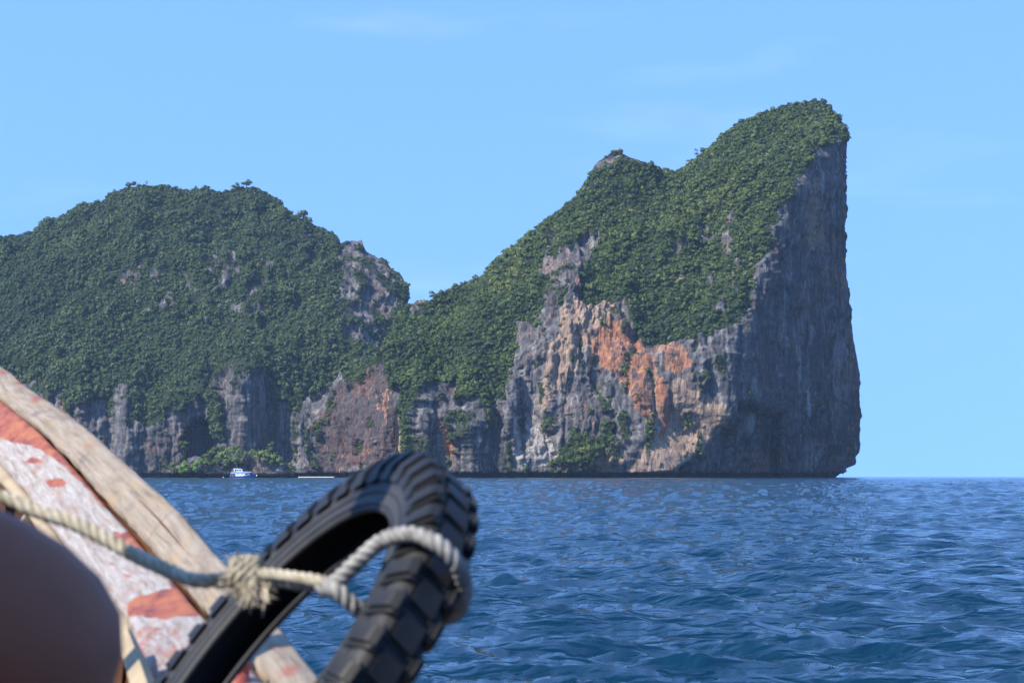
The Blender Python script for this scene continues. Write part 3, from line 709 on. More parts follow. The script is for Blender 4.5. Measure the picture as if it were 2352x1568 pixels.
shrub(670, 1086, [(667, 1066, 0, 6), (672, 1074, 0, 7), (675, 1080, 0, 6), (664, 1072, 0, 4)], M['leaf_bush'], 'little twisted tree on the small rock left of the long white float', 79, cat='tree', name='tree')
b2 = rock_lump('boulder', [(0, 0, 0, 6 * PXM, 4, 7 * PXM), (8 * PXM, 1, 0, 8 * PXM, 4, 5 * PXM), (-10 * PXM, 1, -.5, 9 * PXM, 4, 4 * PXM)], 63, M['rock'])
b2.location = IP(679, 1091); b2.data.attributes.new('veg', 'FLOAT', 'POINT')
tag(b2, 'small pointed rock in the water beside the long white float', 'rock')
# bush on the ledge under the orange cliff
q = surf(MAIN_FRONT, MAIN_PX, MAIN_PY, 1325, 1060)
shrub(1325, 1066, [(1262, 1068, 0, 8), (1275, 1062, 0, 10), (1290, 1054, 0, 12), (1305, 1046, 0, 13), (1322, 1040, 0, 14), (1340, 1036, 0, 14), (1356, 1032, 0, 14), (1372, 1028, 0, 12), (1384, 1024, 0, 9), (1330, 1054, -2, 12), (1350, 1050, -2, 12), (1370, 1044, -1, 11),
      (1310, 1060, -2, 9), (1340, 1020, 2, 8), (1352, 1012, 2, 7), (1326, 1024, 2, 7), (1362, 1056, -2, 8)], M['leaf'], 'long green bush on the ledge at the foot of the orange streaked cliff', 80, Y=float(q[1]) - 6, nfl=130)
shrub(1410, 1030, [(1402, 1010, 0, 7), (1410, 1004, 0, 8), (1418, 1010, 0, 6), (1408, 1018, -1, 7)], M['leaf'], 'small round bush clinging above the right end of the ledge bush', 81, Y=float(surf(MAIN_FRONT, MAIN_PX, MAIN_PY, 1410, 1015)[1]) - 3)

# ------------------------------------------------------------------ excursion boat
M['white_paint'] = simple('white_boat_paint', (0.76, 0.78, 0.80), 0.35, 0.5, 0.04)
M['blue_paint'] = simple('blue_boat_paint', (0.035, 0.10, 0.42), 0.35, 0.5, 0.12)
M['light_blue'] = simple('light_blue_boat_paint', (0.20, 0.36, 0.72), 0.4, 0.5, 0.1)
M['dark'] = simple('dark_glass', (0.02, 0.022, 0.028), 0.25, 0.5, 0.2)
M['steel'] = simple('railing_steel', (0.30, 0.31, 0.33), 0.4, 0.5, 0.1)
M['orange_vest'] = simple('orange_cloth', (0.45, 0.12, 0.05), 0.8, 0.2, 0.15)
M['float_white'] = simple('float_plastic', (0.62, 0.58, 0.50), 0.55, 0.4, 0.12, 2.0)
def excursion_boat():
    Y = 1900.0; k = 0.0542
    o = W(527, 1093, Y); t = empty('excursion_boat', (o[0], Y, 0.0)); tag(t, 'white and blue two deck excursion boat lying off the shore rocks', 'boat')
    X = lambda c: (c - 290) * k
    Z = lambda c: (533 - c) * k
    hw = 2.9
    # hull: lofted sections
    st = [(290, 511, .82), (340, 511, .95), (430, 511, 1.0), (520, 506, 1.0), (600, 494, .96), (660, 484, .78), (705, 475, .48), (735, 469, .16), (748, 466, .02)]
    V = []; nz = 7
    for c, top, w in st:
        zt = Z(top)
        for j in range(nz):
            a = j / (nz - 1)
            z = -1.0 + (zt + 1.0) * a
            rake = (1 - a) * max(0, (c - 560)) * 0.20
            V.append((X(c - rake), -hw * w * (0.55 + 0.45 * a ** .6), z))
    n = len(st); left = np.array(V); right = left * np.array([1, -1, 1])
    F = [tuple(f) for f in grid_faces(n, nz)] + [tuple(x + n * nz for x in f[::-1]) for f in grid_faces(n, nz)]
    for i in range(n - 1):
        a, b = i * nz + nz - 1, (i + 1) * nz + nz - 1; F.append((a, b, b + n * nz, a + n * nz))
    F.append(tuple([j for j in range(nz)] + [n * nz + j for j in reversed(range(nz))]))
    me = bpy.data.meshes.new('hull'); me.from_pydata([tuple(v) for v in left] + [tuple(v) for v in right], [], F)
    bm = bmesh.new(); bm.from_mesh(me); bmesh.ops.remove_doubles(bm, verts=bm.verts, dist=.001); bmesh.ops.recalc_face_normals(bm, faces=bm.faces); bm.to_mesh(me); bm.free()
    link('hull', me, M['blue_paint'], t)
    prism('rub_rail', [(X(292), Z(513)), (X(520), Z(508)), (X(735), Z(471)), (X(735), Z(468)), (X(520), Z(505)), (X(292), Z(510))], -hw - .05, -hw + .25, M['dark'], t)
    prism('cabin', [(X(398), Z(511)), (X(556), Z(504)), (X(556), Z(452)), (X(398), Z(456))], -hw + .35, hw - .35, M['white_paint'], t)
    for cx in (430, 504):
        w = box('window', (X(cx), X(cx + 17), -hw + .27, -hw + .36, Z(474), Z(461)), M['light_blue'], t)
        box('pane', (X(cx + 2), X(cx + 15), -hw + .22, -hw + .27, Z(472), Z(463)), M['dark'], w)
    prism('wheelhouse', [(X(556), Z(502)), (X(640), Z(490)), (X(622), Z(455)), (X(556), Z(452))], -hw + .7, hw - .7, M['white_paint'], t)
    for a, b in ((560, 575), (579, 594), (600, 620)):
        box('pane', (X(a), X(b), -hw + .6, -hw + .71, Z(486), Z(459)), M['dark'], t)
    prism('stern_dark_block', [(X(322), Z(511)), (X(398), Z(511)), (X(398), Z(462)), (X(322), Z(462))], -hw + 1.3, hw - 1.3, M['dark'], t)  # dark block filling the open stern deck, its shade given as colour
    for c in (318, 345, 372, 396):
        box('deck_post', (X(c), X(c + 3), -hw + .3, -hw + .5, Z(512), Z(460)), M['white_paint'], t)
    prism('deck_rail', [(X(300), Z(494)), (X(398), Z(494)), (X(398), Z(491)), (X(300), Z(491))], -hw + .25, -hw + .35, M['steel'], t)
    prism('upper_deck', [(X(317), Z(464)), (X(560), Z(455)), (X(668), Z(443)), (X(640), Z(432)), (X(560), Z(430)), (X(322), Z(436))], -hw + .1, hw - .1, M['light_blue'], t)
    prism('deck_edge', [(X(316), Z(462)), (X(560), Z(453)), (X(672), Z(441)), (X(672), Z(438)), (X(560), Z(449)), (X(316), Z(458))], -hw, -hw + .12, M['white_paint'], t)
    prism('upper_cabin', [(X(412), Z(436)), (X(520), Z(432)), (X(506), Z(394)), (X(412), Z(392))], -hw + .9, hw - .9, M['white_paint'], t)
    for a in (420, 450, 474):
        box('window', (X(a), X(a + 18), -hw + .82, -hw + .91, Z(420), Z(402)), M['dark'], t)
    prism('arch', [(X(372), Z(432)), (X(392), Z(432)), (X(384), Z(380)), (X(364), Z(376))], -hw + .6, hw - .6, M['white_paint'], t)
    prism('sun_roof', [(X(332), Z(403)), (X(372), Z(402)), (X(372), Z(392)), (X(334), Z(393))], -hw + .5, hw - .5, M['light_blue'], t)
    prism('top_roof', [(X(364), Z(390)), (X(515), Z(392)), (X(512), Z(383)), (X(440), Z(377)), (X(364), Z(377))], -hw + .5, hw - .5, M['white_paint'], t)
    prism('canopy', [(X(515), Z(402)), (X(585), Z(404)), (X(585), Z(400)), (X(515), Z(392))], -hw + .7, hw - .7, M['dark'], t)
    tube('mast', [(X(425), 0, Z(378)), (X(408), 0, Z(325)), (X(390), 0, Z(270))], [.14, .10, .05], M['steel'], t, seg=6)
    prism('bow_sprit', [(X(690), Z(472)), (X(768), Z(452)), (X(768), Z(449)), (X(690), Z(468))], -.5, .5, M['steel'], t)
    for c in (690, 715, 740, 764):
        box('rail_post', (X(c), X(c + 2), -.6, -.5, Z(476 - (c - 690) * .3), Z(460 - (c - 690) * .32)), M['steel'], t)
    prism('bow_rail', [(X(660), Z(465)), (X(768), Z(436)), (X(768), Z(434)), (X(660), Z(462))], -.62, -.52, M['steel'], t)
    prism('anchor', [(X(745), Z(500)), (X(757), Z(512)), (X(763), Z(490)), (X(755), Z(478)), (X(746), Z(486))], -.4, .4, M['white_paint'], t)
    for c, zz in ((334, 428), (348, 427), (362, 428), (540, 424), (566, 426), (600, 428), (636, 432)):
        b = bmesh.new(); bmesh.ops.create_uvsphere(b, u_segments=8, v_segments=6, radius=.5)
        bmesh.ops.scale(b, vec=(.7, .7, 1.1), verts=b.verts); bmesh.ops.translate(b, vec=(X(c), -hw + .8, Z(zz) - .1), verts=b.verts)
        bm_obj('life_vest', b, M['orange_vest'], t)
excursion_boat()

# long float lying on the water: a row of sausage shaped floats
p0 = W(685, 1092.8, 1915); p1 = W(767.5, 1092.8, 1915)
ft = empty('boom', ((p0[0] + p1[0]) / 2, 1915.0, 0)); tag(ft, 'long low white floating boom lying on the water below the cliff', 'boom')
nfl = 14; Lf = (p1[0] - p0[0]) / nfl
for k in range(nfl):
    x0 = -(p1[0] - p0[0]) / 2 + k * Lf
    c = tube('float', [(x0 + .02, 0, .35), (x0 + .25, 0, .36), (x0 + Lf * .5, 0, .42 + .06 * math.sin(k * 2.1)), (x0 + Lf - .25, 0, .36), (x0 + Lf - .02, 0, .35)], [.3, .5, .56, .5, .3], M['float_white'], ft, seg=10)
for k, (x, c, lab) in enumerate([(513, 'float_white', 'small white mooring buoy left of the white boat\'s stern'), (535, 'orange_vest', 'small orange mooring buoy under the white boat\'s stern')]):
    b = bmesh.new(); bmesh.ops.create_uvsphere(b, u_segments=12, v_segments=8, radius=.55); bmesh.ops.translate(b, vec=(0, 0, .3), verts=b.verts)
    q = W(x, 1093, 1880); bb = bm_obj('buoy', b, M[c]); bb.location = (q[0], 1880, 0); tag(bb, lab, 'buoy')

# ------------------------------------------------------------------ the wooden longtail boat we sit in
def wood_cap():
    b = MatB('weathered_rail_wood'); uv = b.tc.outputs['UV']
    m = b.n.new('ShaderNodeMapping'); m.inputs['Scale'].default_value = (2.0, 26.0, 1); b.l.new(uv, m.inputs[0])
    grain = b.noise(m.outputs[0], 3.0, 6, 0.65, 0.4)
    m2 = b.n.new('ShaderNodeMapping'); m2.inputs['Scale'].default_value = (5.0, 14.0, 1); b.l.new(uv, m2.inputs[0])
    blot = b.noise(m2.outputs[0], 1.6, 4, 0.6, 0.3)
    c = b.ramp(grain, [(0.30, (0.145, 0.108, 0.074)), (0.48, (0.235, 0.185, 0.132)), (0.66, (0.30, 0.25, 0.19))])
    c = b.mix(b.ramp(blot, [(0.54, 0.0), (0.72, 0.75)]), c, (0.29, 0.20, 0.095))
    c = b.mix(b.ramp(blot, [(0.28, 0.7), (0.43, 0.0)]), c, (0.10, 0.088, 0.080))
    c = b.mix(b.math('MULTIPLY', b.attr('paint'), 0.85), c, (0.25, 0.06, 0.04))
    b.bump(grain, 0.5, 0.004)
    return b.out(c, 0.75, 0.25)
def wood_paint():
    b = MatB('peeling_painted_wood'); uv = b.tc.outputs['UV']
    def mp(sc):
        m = b.n.new('ShaderNodeMapping'); m.inputs['Scale'].default_value = (*sc, 1); b.l.new(uv, m.inputs[0]); return m.outputs[0]
    grain = b.noise(mp((3.0, 30.0)), 3.0, 6, 0.68, 0.6)
    peel = b.noise(mp((3.2, 13.0)), 2.2, 7, 0.64, 0.5)
    blot = b.noise(mp((7.0, 12.0)), 1.5, 4, 0.6, 0.3)
    base = b.ramp(grain, [(0.30, (0.15, 0.115, 0.09)), (0.46, (0.275, 0.235, 0.20)), (0.62, (0.36, 0.325, 0.295))])
    base = b.mix(b.ramp(blot, [(0.50, 0.0), (0.70, 0.5)]), base, (0.26, 0.13, 0.075))
    red = b.ramp(blot, [(0.34, (0.085, 0.03, 0.03)), (0.45, (0.23, 0.045, 0.03)), (0.62, (0.33, 0.105, 0.04))])
    f = b.math('ADD', b.attr('paint'), b.math('MULTIPLY', b.math('SUBTRACT', peel, 0.5), 1.7))
    c = b.mix(b.ramp(f, [(0.36, 0.0), (0.66, 0.92)]), base, red)
    b.bump(b.math('ADD', grain, peel), 0.5, 0.004)
    return b.out(c, 0.7, 0.25)
M['cap'] = wood_cap(); M['paint'] = wood_paint()
M['varnish'] = simple('varnished_planking', (0.095, 0.036, 0.012), 0.55, 0.4, 0.45, 5)
M['hull_out'] = simple('hull_outside_wood', (0.20, 0.10, 0.05), 0.6, 0.3, 0.3, 4)
M['pale_wood'] = simple('pale_bare_wood', (0.34, 0.26, 0.16), 0.75, 0.25, 0.2, 12)
M['red_wood'] = simple('red_painted_wood', (0.26, 0.06, 0.04), 0.5, 0.4, 0.35, 14)
M['canvas'] = simple('unseen_canopy_canvas', (0.10, 0.16, 0.24), 0.9, 0.1, 0.1, 3)

STN = [  # stations from bow to stern: rail edge (x, y, Y), seam (x, y), inner edge (x, y)
    (-320, 600, 8.2, -368, 636, -462, 730), (-150, 733, 6.9, -208, 764, -300, 850), (0, 838, 6.0, -58, 868, -140, 950), (70, 893, 5.5, 10, 919, -72, 1000), (150, 945, 5.05, 88, 981, 0, 1066),
    (230, 1010, 4.65, 165, 1059, 66, 1140), (310, 1085, 4.30, 243, 1147, 128, 1222), (400, 1165, 3.95, 332, 1244, 206, 1314), (500, 1278, 3.50, 421, 1345, 284, 1402),
    (600, 1385, 3.10, 507, 1436, 312, 1490), (678, 1482, 2.82, 578, 1510, 345, 1566), (745, 1568, 2.6, 648, 1594, 392, 1650), (900, 1790, 2.15, 800, 1830, 560, 1890)]
E0 = [W(a, b, c) for a, b, c, *_ in STN]; E1 = [W(d, e, c - .03) for a, b, c, d, e, f, g in STN]; E2 = [W(f, g, c - .10) for a, b, c, d, e, f, g in STN]
for p in [(.17, 1.2, .86), (.53, 0, .83), (1.13, -2, .83), (1.72, -4, .92)]:
    p = np.array(p); E0.append(p); E1.append(p + [-.055, -.02, -.012]); E2.append(p + [-.19, -.06, -.035])
NS = 420
def resample(P):
    P = np.array(P); t = np.linspace(0, len(P) - 1, NS)
    Q = np.vstack([2 * P[0] - P[1], P, 2 * P[-1] - P[-2]]); k = np.clip(t.astype(int), 0, len(P) - 2); u = (t - k)[:, None]
    p0, p1, p2, p3 = Q[k], Q[k + 1], Q[k + 2], Q[k + 3]
    return 0.5 * ((2 * p1) + (-p0 + p2) * u + (2 * p0 - 5 * p1 + 4 * p2 - p3) * u ** 2 + (-p0 + 3 * p1 - 3 * p2 + p3) * u ** 3)
A0, A1, A2 = resample(E0), resample(E1), resample(E2)
SL = np.r_[0, np.cumsum(np.linalg.norm(np.diff(A0, axis=0), axis=1))]
AX0 = np.array([-.886, 1.91]); AXD = np.array([-.3, .954]); AXD /= np.linalg.norm(AXD)
def mirror(P):
    P = np.array(P, float).copy(); v = P[..., :2] - AX0; al = (v @ AXD)[..., None] * AXD; P[..., :2] = AX0 + 2 * al - v; return P
def proj(P):
    x = P[..., 0]; y = P[..., 1]; z = P[..., 2] - H
    d = y * CT + z * ST; v = -y * ST + z * CT
    d = np.where(d > .2, d, .2)
    return 1176 + 4704 * x / d, 784 - 4704 * v / d
boat = empty('longtail_boat', (0, 0, 0)); tag(boat, 'weathered wooden longtail boat with peeling red and white paint along its side', 'boat')
def plank(name, A, B, i0, i1, th, mat, nt=12, crown=0.002, polys=(), mir=False, parent=boat, rnd=0.006, seed=0):
    """solid plank whose face spans curves A (outer) to B (inner)"""
    a = A[i0:i1]; b = B[i0:i1]; n = len(a)
    T = np.gradient((a + b) / 2, axis=0); Nn = np.cross(T, b - a); Nn /= np.linalg.norm(Nn, axis=1)[:, None]
    Nn = np.where((Nn[:, 2:3] < 0) , -Nn, Nn)
    t = np.linspace(0, 1, nt)
    wv = np.linalg.norm(b - a, axis=1)
    prof = (crown * (1 - (2 * t - 1) ** 2) if crown < .0025 else crown * 1.7 * (1 - np.abs(np.where(t < .45, t / .45 - 1, (t - .45) / .55)))) - rnd * ((2 * t - 1) ** 14)
    top = a[:, None] * (1 - t)[None, :, None] + b[:, None] * t[None, :, None] + Nn[:, None] * prof[None, :, None]
    wob = fbm(np.stack(np.broadcast_arrays(SL[i0:i1, None] * 6 + seed, t[None] * 4, 0.0), -1), 3, 300 + seed)
    top = top + Nn[:, None] * (0.0016 * wob)[..., None]
    edge = fbm(np.stack([SL[i0:i1] * 7, SL[i0:i1] * 0 + seed, SL[i0:i1] * 0], -1), 4, 310 + seed) * 0.0028
    top[:, 0] += (b - a) / wv[:, None] * edge[:, None]; top[:, -1] += (b - a) / wv[:, None] * edge[::-1, None]
    bot = np.stack([top[:, -1] - Nn * th, top[:, 0] - Nn * th], 1)
    ring = np.concatenate([top, bot], 1); m = ring.shape[1]
    u = np.broadcast_to(SL[i0:i1, None], (n, m)); vv = np.concatenate([t[None] * wv[:, None], (wv + th)[:, None], (wv * 0 - th)[:, None]], 1)
    px, py = proj(ring)
    w = fbm(np.stack([px / 40, py / 40, px * 0], -1), 3, 320 + seed) * 14
    pa = np.zeros(px.shape)
    for pl, val in polys: pa = np.maximum(pa, in_poly(px + w, py + w, pl) * val)
    pa = blur(pa, 2)
    V = mirror(ring) if mir else ring
    F = []
    for j in range(m):
        j2 = (j + 1) % m; i = np.arange(n - 1)
        F.append(np.stack([i * m + j, (i + 1) * m + j, (i + 1) * m + j2, i * m + j2], -1))
    F = np.vstack(F)
    if mir: F = F[:, ::-1]
    V = V.reshape(-1, 3)
    o = mesh_np(name, V, F, mat, parent, smooth=True, attrs={'paint': pa}, uv=np.stack([u, vv], -1).reshape(-1, 2))
    bm = bmesh.new(); bm.from_mesh(o.data); bm.verts.ensure_lookup_table()
    bm.faces.new([bm.verts[j] for j in range(m)]); bm.faces.new([bm.verts[(n - 1) * m + j] for j in reversed(range(m))])
    bmesh.ops.recalc_face_normals(bm, faces=bm.faces); bm.to_mesh(o.data); bm.free()
    return o
RED = [([(-20, 895), (50, 949), (100, 991), (165, 1059), (220, 1124), (250, 1155), (232, 1160), (190, 1112), (120, 1050), (50, 990), (-20, 950)], 0.9),
       ([(-20, 960), (40, 962), (90, 985), (118, 1015), (100, 1030), (40, 1012), (-20, 1005)], 1.0), ([(-20, 925), (60, 965), (100, 1000), (40, 990), (-20, 975)], 0.85), ([(35, 1050), (80, 1045), (105, 1060), (60, 1068)], 0.9),
       ([(100, 1100), (140, 1095), (158, 1115), (120, 1122)], 0.9), ([(195, 1095), (225, 1118), (285, 1185), (282, 1200), (240, 1165), (195, 1120)], 0.85),
       ([(245, 1222), (300, 1215), (345, 1252), (350, 1270), (290, 1255)], 0.95), ([(385, 1330), (425, 1345), (430, 1362), (395, 1352)], 0.85), ([(240, 1290), (268, 1292), (270, 1302), (245, 1302)], 0.75), ([(278, 1312), (296, 1314), (292, 1324), (278, 1322)], 0.75),
       ([(285, 1378), (330, 1365), (400, 1352), (440, 1362), (462, 1402), (440, 1415), (380, 1425), (320, 1420), (285, 1405)], 1.0), ([(300, 1440), (420, 1440), (420, 1520), (330, 1600)], 0.46), ([(560, 1500), (640, 1570), (600, 1600), (520, 1560)], 0.5)]
SPOT = [([(37, 884), (60, 882), (62, 890), (42, 893)], 1.0), ([(76, 917), (100, 917), (98, 926), (80, 926)], 1.0), ([(-5, 848), (14, 850), (14, 858), (-5, 858)], 1), ([(198, 1023), (218, 1023), (214, 1031), (200, 1031)], .9), ([(640, 1532), (680, 1525), (690, 1545), (655, 1555)], .8), ([(606, 1475), (650, 1470), (648, 1482), (612, 1484)], .7)]
JI = int(7.05 / (len(E0) - 1) * NS)
plank('cap_plank', A0, A1, 0, JI, .035, M['cap'], polys=SPOT, crown=.0034, rnd=.004)
plank('cap_plank', A0, A1, JI - 1, NS, .035, M['cap'], polys=SPOT, crown=.0034, rnd=.004)
D12 = (A2 - A1) / np.linalg.norm(A2 - A1, axis=1)[:, None]
plank('painted_plank', A1 + D12 * .004 - np.array([0, 0, .003]), A2, 0, NS, .030, M['paint'], nt=22, crown=.002, polys=RED, seed=3, rnd=.01)
plank('cap_plank', A0, A1, 0, NS, .035, M['cap'], mir=True, crown=.0034, rnd=.004, seed=9)
plank('painted_plank', A1 + D12 * .004 - np.array([0, 0, .003]), A2, 0, NS, .030, M['paint'], mir=True, seed=5)
plank('inner_lip', A2 + D12 * .002 - np.array([0, 0, .004]), A2 + D12 * .022 - np.array([0, 0, .016]), 0, NS, .03, M['pale_wood'], nt=5, seed=11)
# outside and inside of the hull
def hull(name, off_top, rows, mat, mir=False):
    out = np.zeros((NS, 3)); v = A0[:, :2] - AX0; dist = v @ np.array([AXD[1], -AXD[0]])
    nrm = np.array([AXD[1], -AXD[0], 0])
    ring = []
    for k, (z, w) in enumerate(rows):
        P = A0.copy(); 
        if z is not None: P[:, 2] = A0[:, 2] * (1 - k / (len(rows) - 1)) + z * (k / (len(rows) - 1))
        P = P - nrm * (np.maximum(dist, 0) * (1 - w))[:, None] + nrm * off_top
        P[:, 2] -= .02
        ring.append(P)
    R = np.stack(ring, 1); V = (mirror(R) if mir else R).reshape(-1, 3)
    return mesh_np(name, V, grid_faces(NS, len(rows), flip=mir), mat, boat, smooth=True)
for mir in (False, True):
    hull('hull_side', .012, [(None, 1.0), (-.3, .97), (-.3, .88), (-.3, .66), (-.3, .34), (-.3, 0.0)], M['hull_out'], mir)
    hull('hull_lining', -.03, [(None, 1.0), (.46, .96), (.46, .90), (.46, .82)], M['varnish'], mir)
    # floor boards
fl = []
nrm = np.array([AXD[1], -AXD[0], 0]); v = A0[:, :2] - AX0; dist = np.maximum(v @ np.array([AXD[1], -AXD[0]]), .01)
for j in range(7):
    a = -1 + 2 * j / 7; b2_ = -1 + 2 * (j + 1) / 7
    c = A0.copy(); c[:, :2] -= (dist[:, None] * nrm[None, :2]); c[:, 2] = .47
    L = c + nrm * (dist * a * .84 + .004)[:, None]; R = c + nrm * (dist * b2_ * .84 - .004)[:, None]
    V = np.stack([L, R, R - [0, 0, .03], L - [0, 0, .03]], 1).reshape(-1, 3)
    mesh_np('floor_board', V, grid_faces(NS, 4), M['varnish'], boat)
# ribs inside the flare
for k, i in enumerate(range(60, NS - 20, 24)):
    for mir in (False, True):
        p = A0[i] - nrm * .075 - np.array([0, 0, .10]); q = A0[i] - nrm * (dist[i] * .12 + .045); q[2] = .46
        m_ = (p + q) / 2 + nrm * .015
        P = catmull([p, m_, q], 6); P = mirror(P) if mir else P
        tube('rib', P, .022, M['varnish'], boat, seg=4, smooth=False)
# pale rib end and batten seen at the inner edge
P = np.array([W(76, 1170, 4.55), W(64, 1192, 4.5), W(50, 1215, 4.45)]); tube('rib', P, [.014, .016, .016], M['pale_wood'], boat, seg=4, smooth=False)
P = np.array([W(290, 1455, 2.9), W(305, 1500, 2.8), W(322, 1550, 2.66), W(345, 1620, 2.5)]); tube('batten', P, [.010, .014, .016, .016], M['pale_wood'], boat, seg=4, smooth=False)
# red peg on the side deck
pk = W(546, 1556, 2.66); bm = bmesh.new()
bmesh.ops.create_cone(bm, cap_ends=True, segments=14, radius1=.018, radius2=.015, depth=.07); bmesh.ops.translate(bm, vec=(0, 0, -.02), verts=bm.verts)
r_ = bmesh.ops.create_uvsphere(bm, u_segments=14, v_segments=8, radius=.019); bmesh.ops.scale(bm, vec=(1, 1, .6), verts=r_['verts']); bmesh.ops.translate(bm, vec=(0, 0, .016), verts=r_['verts'])
pg = bm_obj('peg', bm, M['red_wood'], boat, smooth=True); pg.location = pk
# stem post where the two sides meet at the bow
tube('stem_post', catmull([(-2.60, 7.35, -.2), (-2.80, 8.0, .8), (-2.93, 8.42, 1.75), (-3.06, 8.85, 2.75)], 16), np.linspace(.12, .085, 16), M['pale_wood'], boat, seg=8)
# thwart; unseen canopy on poles, added to shade the knee
def along(s, w, z): return np.array([AX0[0] + AXD[0] * s + nrm[0] * w, AX0[1] + AXD[1] * s + nrm[1] * w, z])
def slab(name, s0, s1, w0, w1, z0, z1, mat):
    V = [along(s, w, z) for s in (s0, s1) for w in (w0, w1) for z in (z0, z1)]
    F = [(0, 1, 3, 2), (4, 6, 7, 5), (0, 4, 5, 1), (2, 3, 7, 6), (0, 2, 6, 4), (1, 5, 7, 3)]
    return mesh_np(name, V, F, mat, boat)
slab('thwart', -1.15, -.45, -.70, .06, .80, .835, M['pale_wood'])
slab('thwart', -2.9, -2.45, -.74, .74, .60, .635, M['pale_wood'])
def post(x, y, z0, z1, r=.035): return tube('unseen_post', [(x, y, z0), (x, y, (z0 + z1) / 2), (x, y, z1)], r, M['pale_wood'], boat, seg=8)
PX_, PY_ = -.755, 1.753
TX_, TY_ = -1.25, 2.20
post(TX_, TY_, .47, 2.18, .042)
tube('cross_bar', [(PX_ + .1, PY_ - .08, 2.14), (TX_ - .1, TY_ + .08, 2.14)], .025, M['pale_wood'], boat, seg=8)
post(PX_, PY_, .47, 2.18, .042)  # unseen post, placed to throw its shadow across the rope
rp = tube('ridge_pole', [(PX_, PY_ + .1, 2.2), along(-2.5, .1, 2.22), along(-5.0, .1, 2.2)], .03, M['pale_wood'], boat, seg=8)
cv = []
for s in np.linspace(-4.6, -.95, 12):
    for w in np.linspace(-.95, .95, 9): cv.append(along(s, w, 2.16 - .13 * (w / .95) ** 2))
cvo = mesh_np('canopy', cv, grid_faces(12, 9), M['canvas'], boat, smooth=True)
for s in (-4.5, -2.4):
    for w in (-.8, .8):
        p = along(s, w, .84); post(p[0], p[1], .82, 2.04, .022)

# ------------------------------------------------------------------ the old tyre used as a fender
def rubber(c0=(0.009, 0.009, 0.0095), c1=(0.017, 0.017, 0.0175), c2=(0.040, 0.037, 0.033), name='old_rubber'):
    b = MatB(name); o = b.obj()
    n = b.noise(o, 14, 5, .6); f = b.noise(o, 90, 3, .6)
    c = b.ramp(n, [(0.35, c0), (0.55, c1), (0.75, c2)])
    b.bump(f, .25, .001)
    return b.out(c, b.ramp(n, [(0.3, 0.5), (0.7, 0.75)]), 0.35)
M['rubber'] = rubber()
M['dusty_sheen'] = rubber((0.020, 0.020, 0.0205), (0.034, 0.034, 0.035), (0.060, 0.058, 0.054), 'dusty_sheen_rubber')  # casing lighter than the tread: dust, with sidewall sheen put into the colour
TC = np.array([-.2471, 2.1143, .9911]); TA = np.array([-.71933, -.30539, .62394]); TH = np.array([.39079, -.92048, 0]); TV = np.array([.57432, .24383, .78147])
RC = .2483
def tp(phi, a, r):
    """point of the tyre: ring angle, offset along the axle, radius from the axle"""
    c, s = np.cos(phi), np.sin(phi)
    r = .2483 + (np.asarray(r) - .2483) * .90
    return np.asarray(a)[..., None] * .73 * TA + np.asarray(r)[..., None] * (np.asarray(c)[..., None] * TH + np.asarray(s)[..., None] * TV)
tyre = empty('tyre', tuple(TC)); tag(tyre, 'old black knobbly tyre roped upright over the boat\'s side as a fender', 'tyre')
half = [(0, .2790), (.016, .2780), (.028, .2745), (.036, .2685), (.0390, .2600), (.0400, .2500), (.0400, .2400), (.0390, .2300), (.0378, .2265), (.0382, .2250), (.0368, .2190), (.0355, .2130), (.0350, .2105), (.0355, .2090), (.0335, .2035), (.0310, .2000), (.0275, .1990), (.0245, .2005),
        (.0250, .2040), (.0300, .2130), (.0345, .2280), (.0355, .2420), (.0330, .2560), (.0240, .2660), (.0120, .2700), (0, .2710)]
prof = half + [(-a, r) for a, r in half[::-1][1:-1]]
nph = 160
ph = np.linspace(0, 2 * np.pi, nph, endpoint=False)
pa = np.array([p[0] for p in prof]); pr = np.array([p[1] for p in prof]); m = len(prof)
V = tp(ph[:, None], np.broadcast_to(pa, (nph, m)), np.broadcast_to(pr, (nph, m))).reshape(-1, 3)
i = np.arange(nph)[:, None]; j = np.arange(m)[None]
F = np.stack(np.broadcast_arrays(i * m + j, ((i + 1) % nph) * m + j, ((i + 1) % nph) * m + (j + 1) % m, i * m + (j + 1) % m), -1).reshape(-1, 4)
cas = mesh_np('casing', V, F[:, ::-1], M['dusty_sheen'], tyre, smooth=True)
# raised ribs around each sidewall
for side in (1, -1):
    for rr, aa, th in ((.2465, .0402, .0016), (.2225, .0376, .0014), (.2072, .0348, .0018)):
        P = tp(np.linspace(0, 2 * np.pi, 121), np.full(121, side * aa), np.full(121, rr)); tube('sidewall_rib', P, th, M['rubber'], tyre, seg=6)
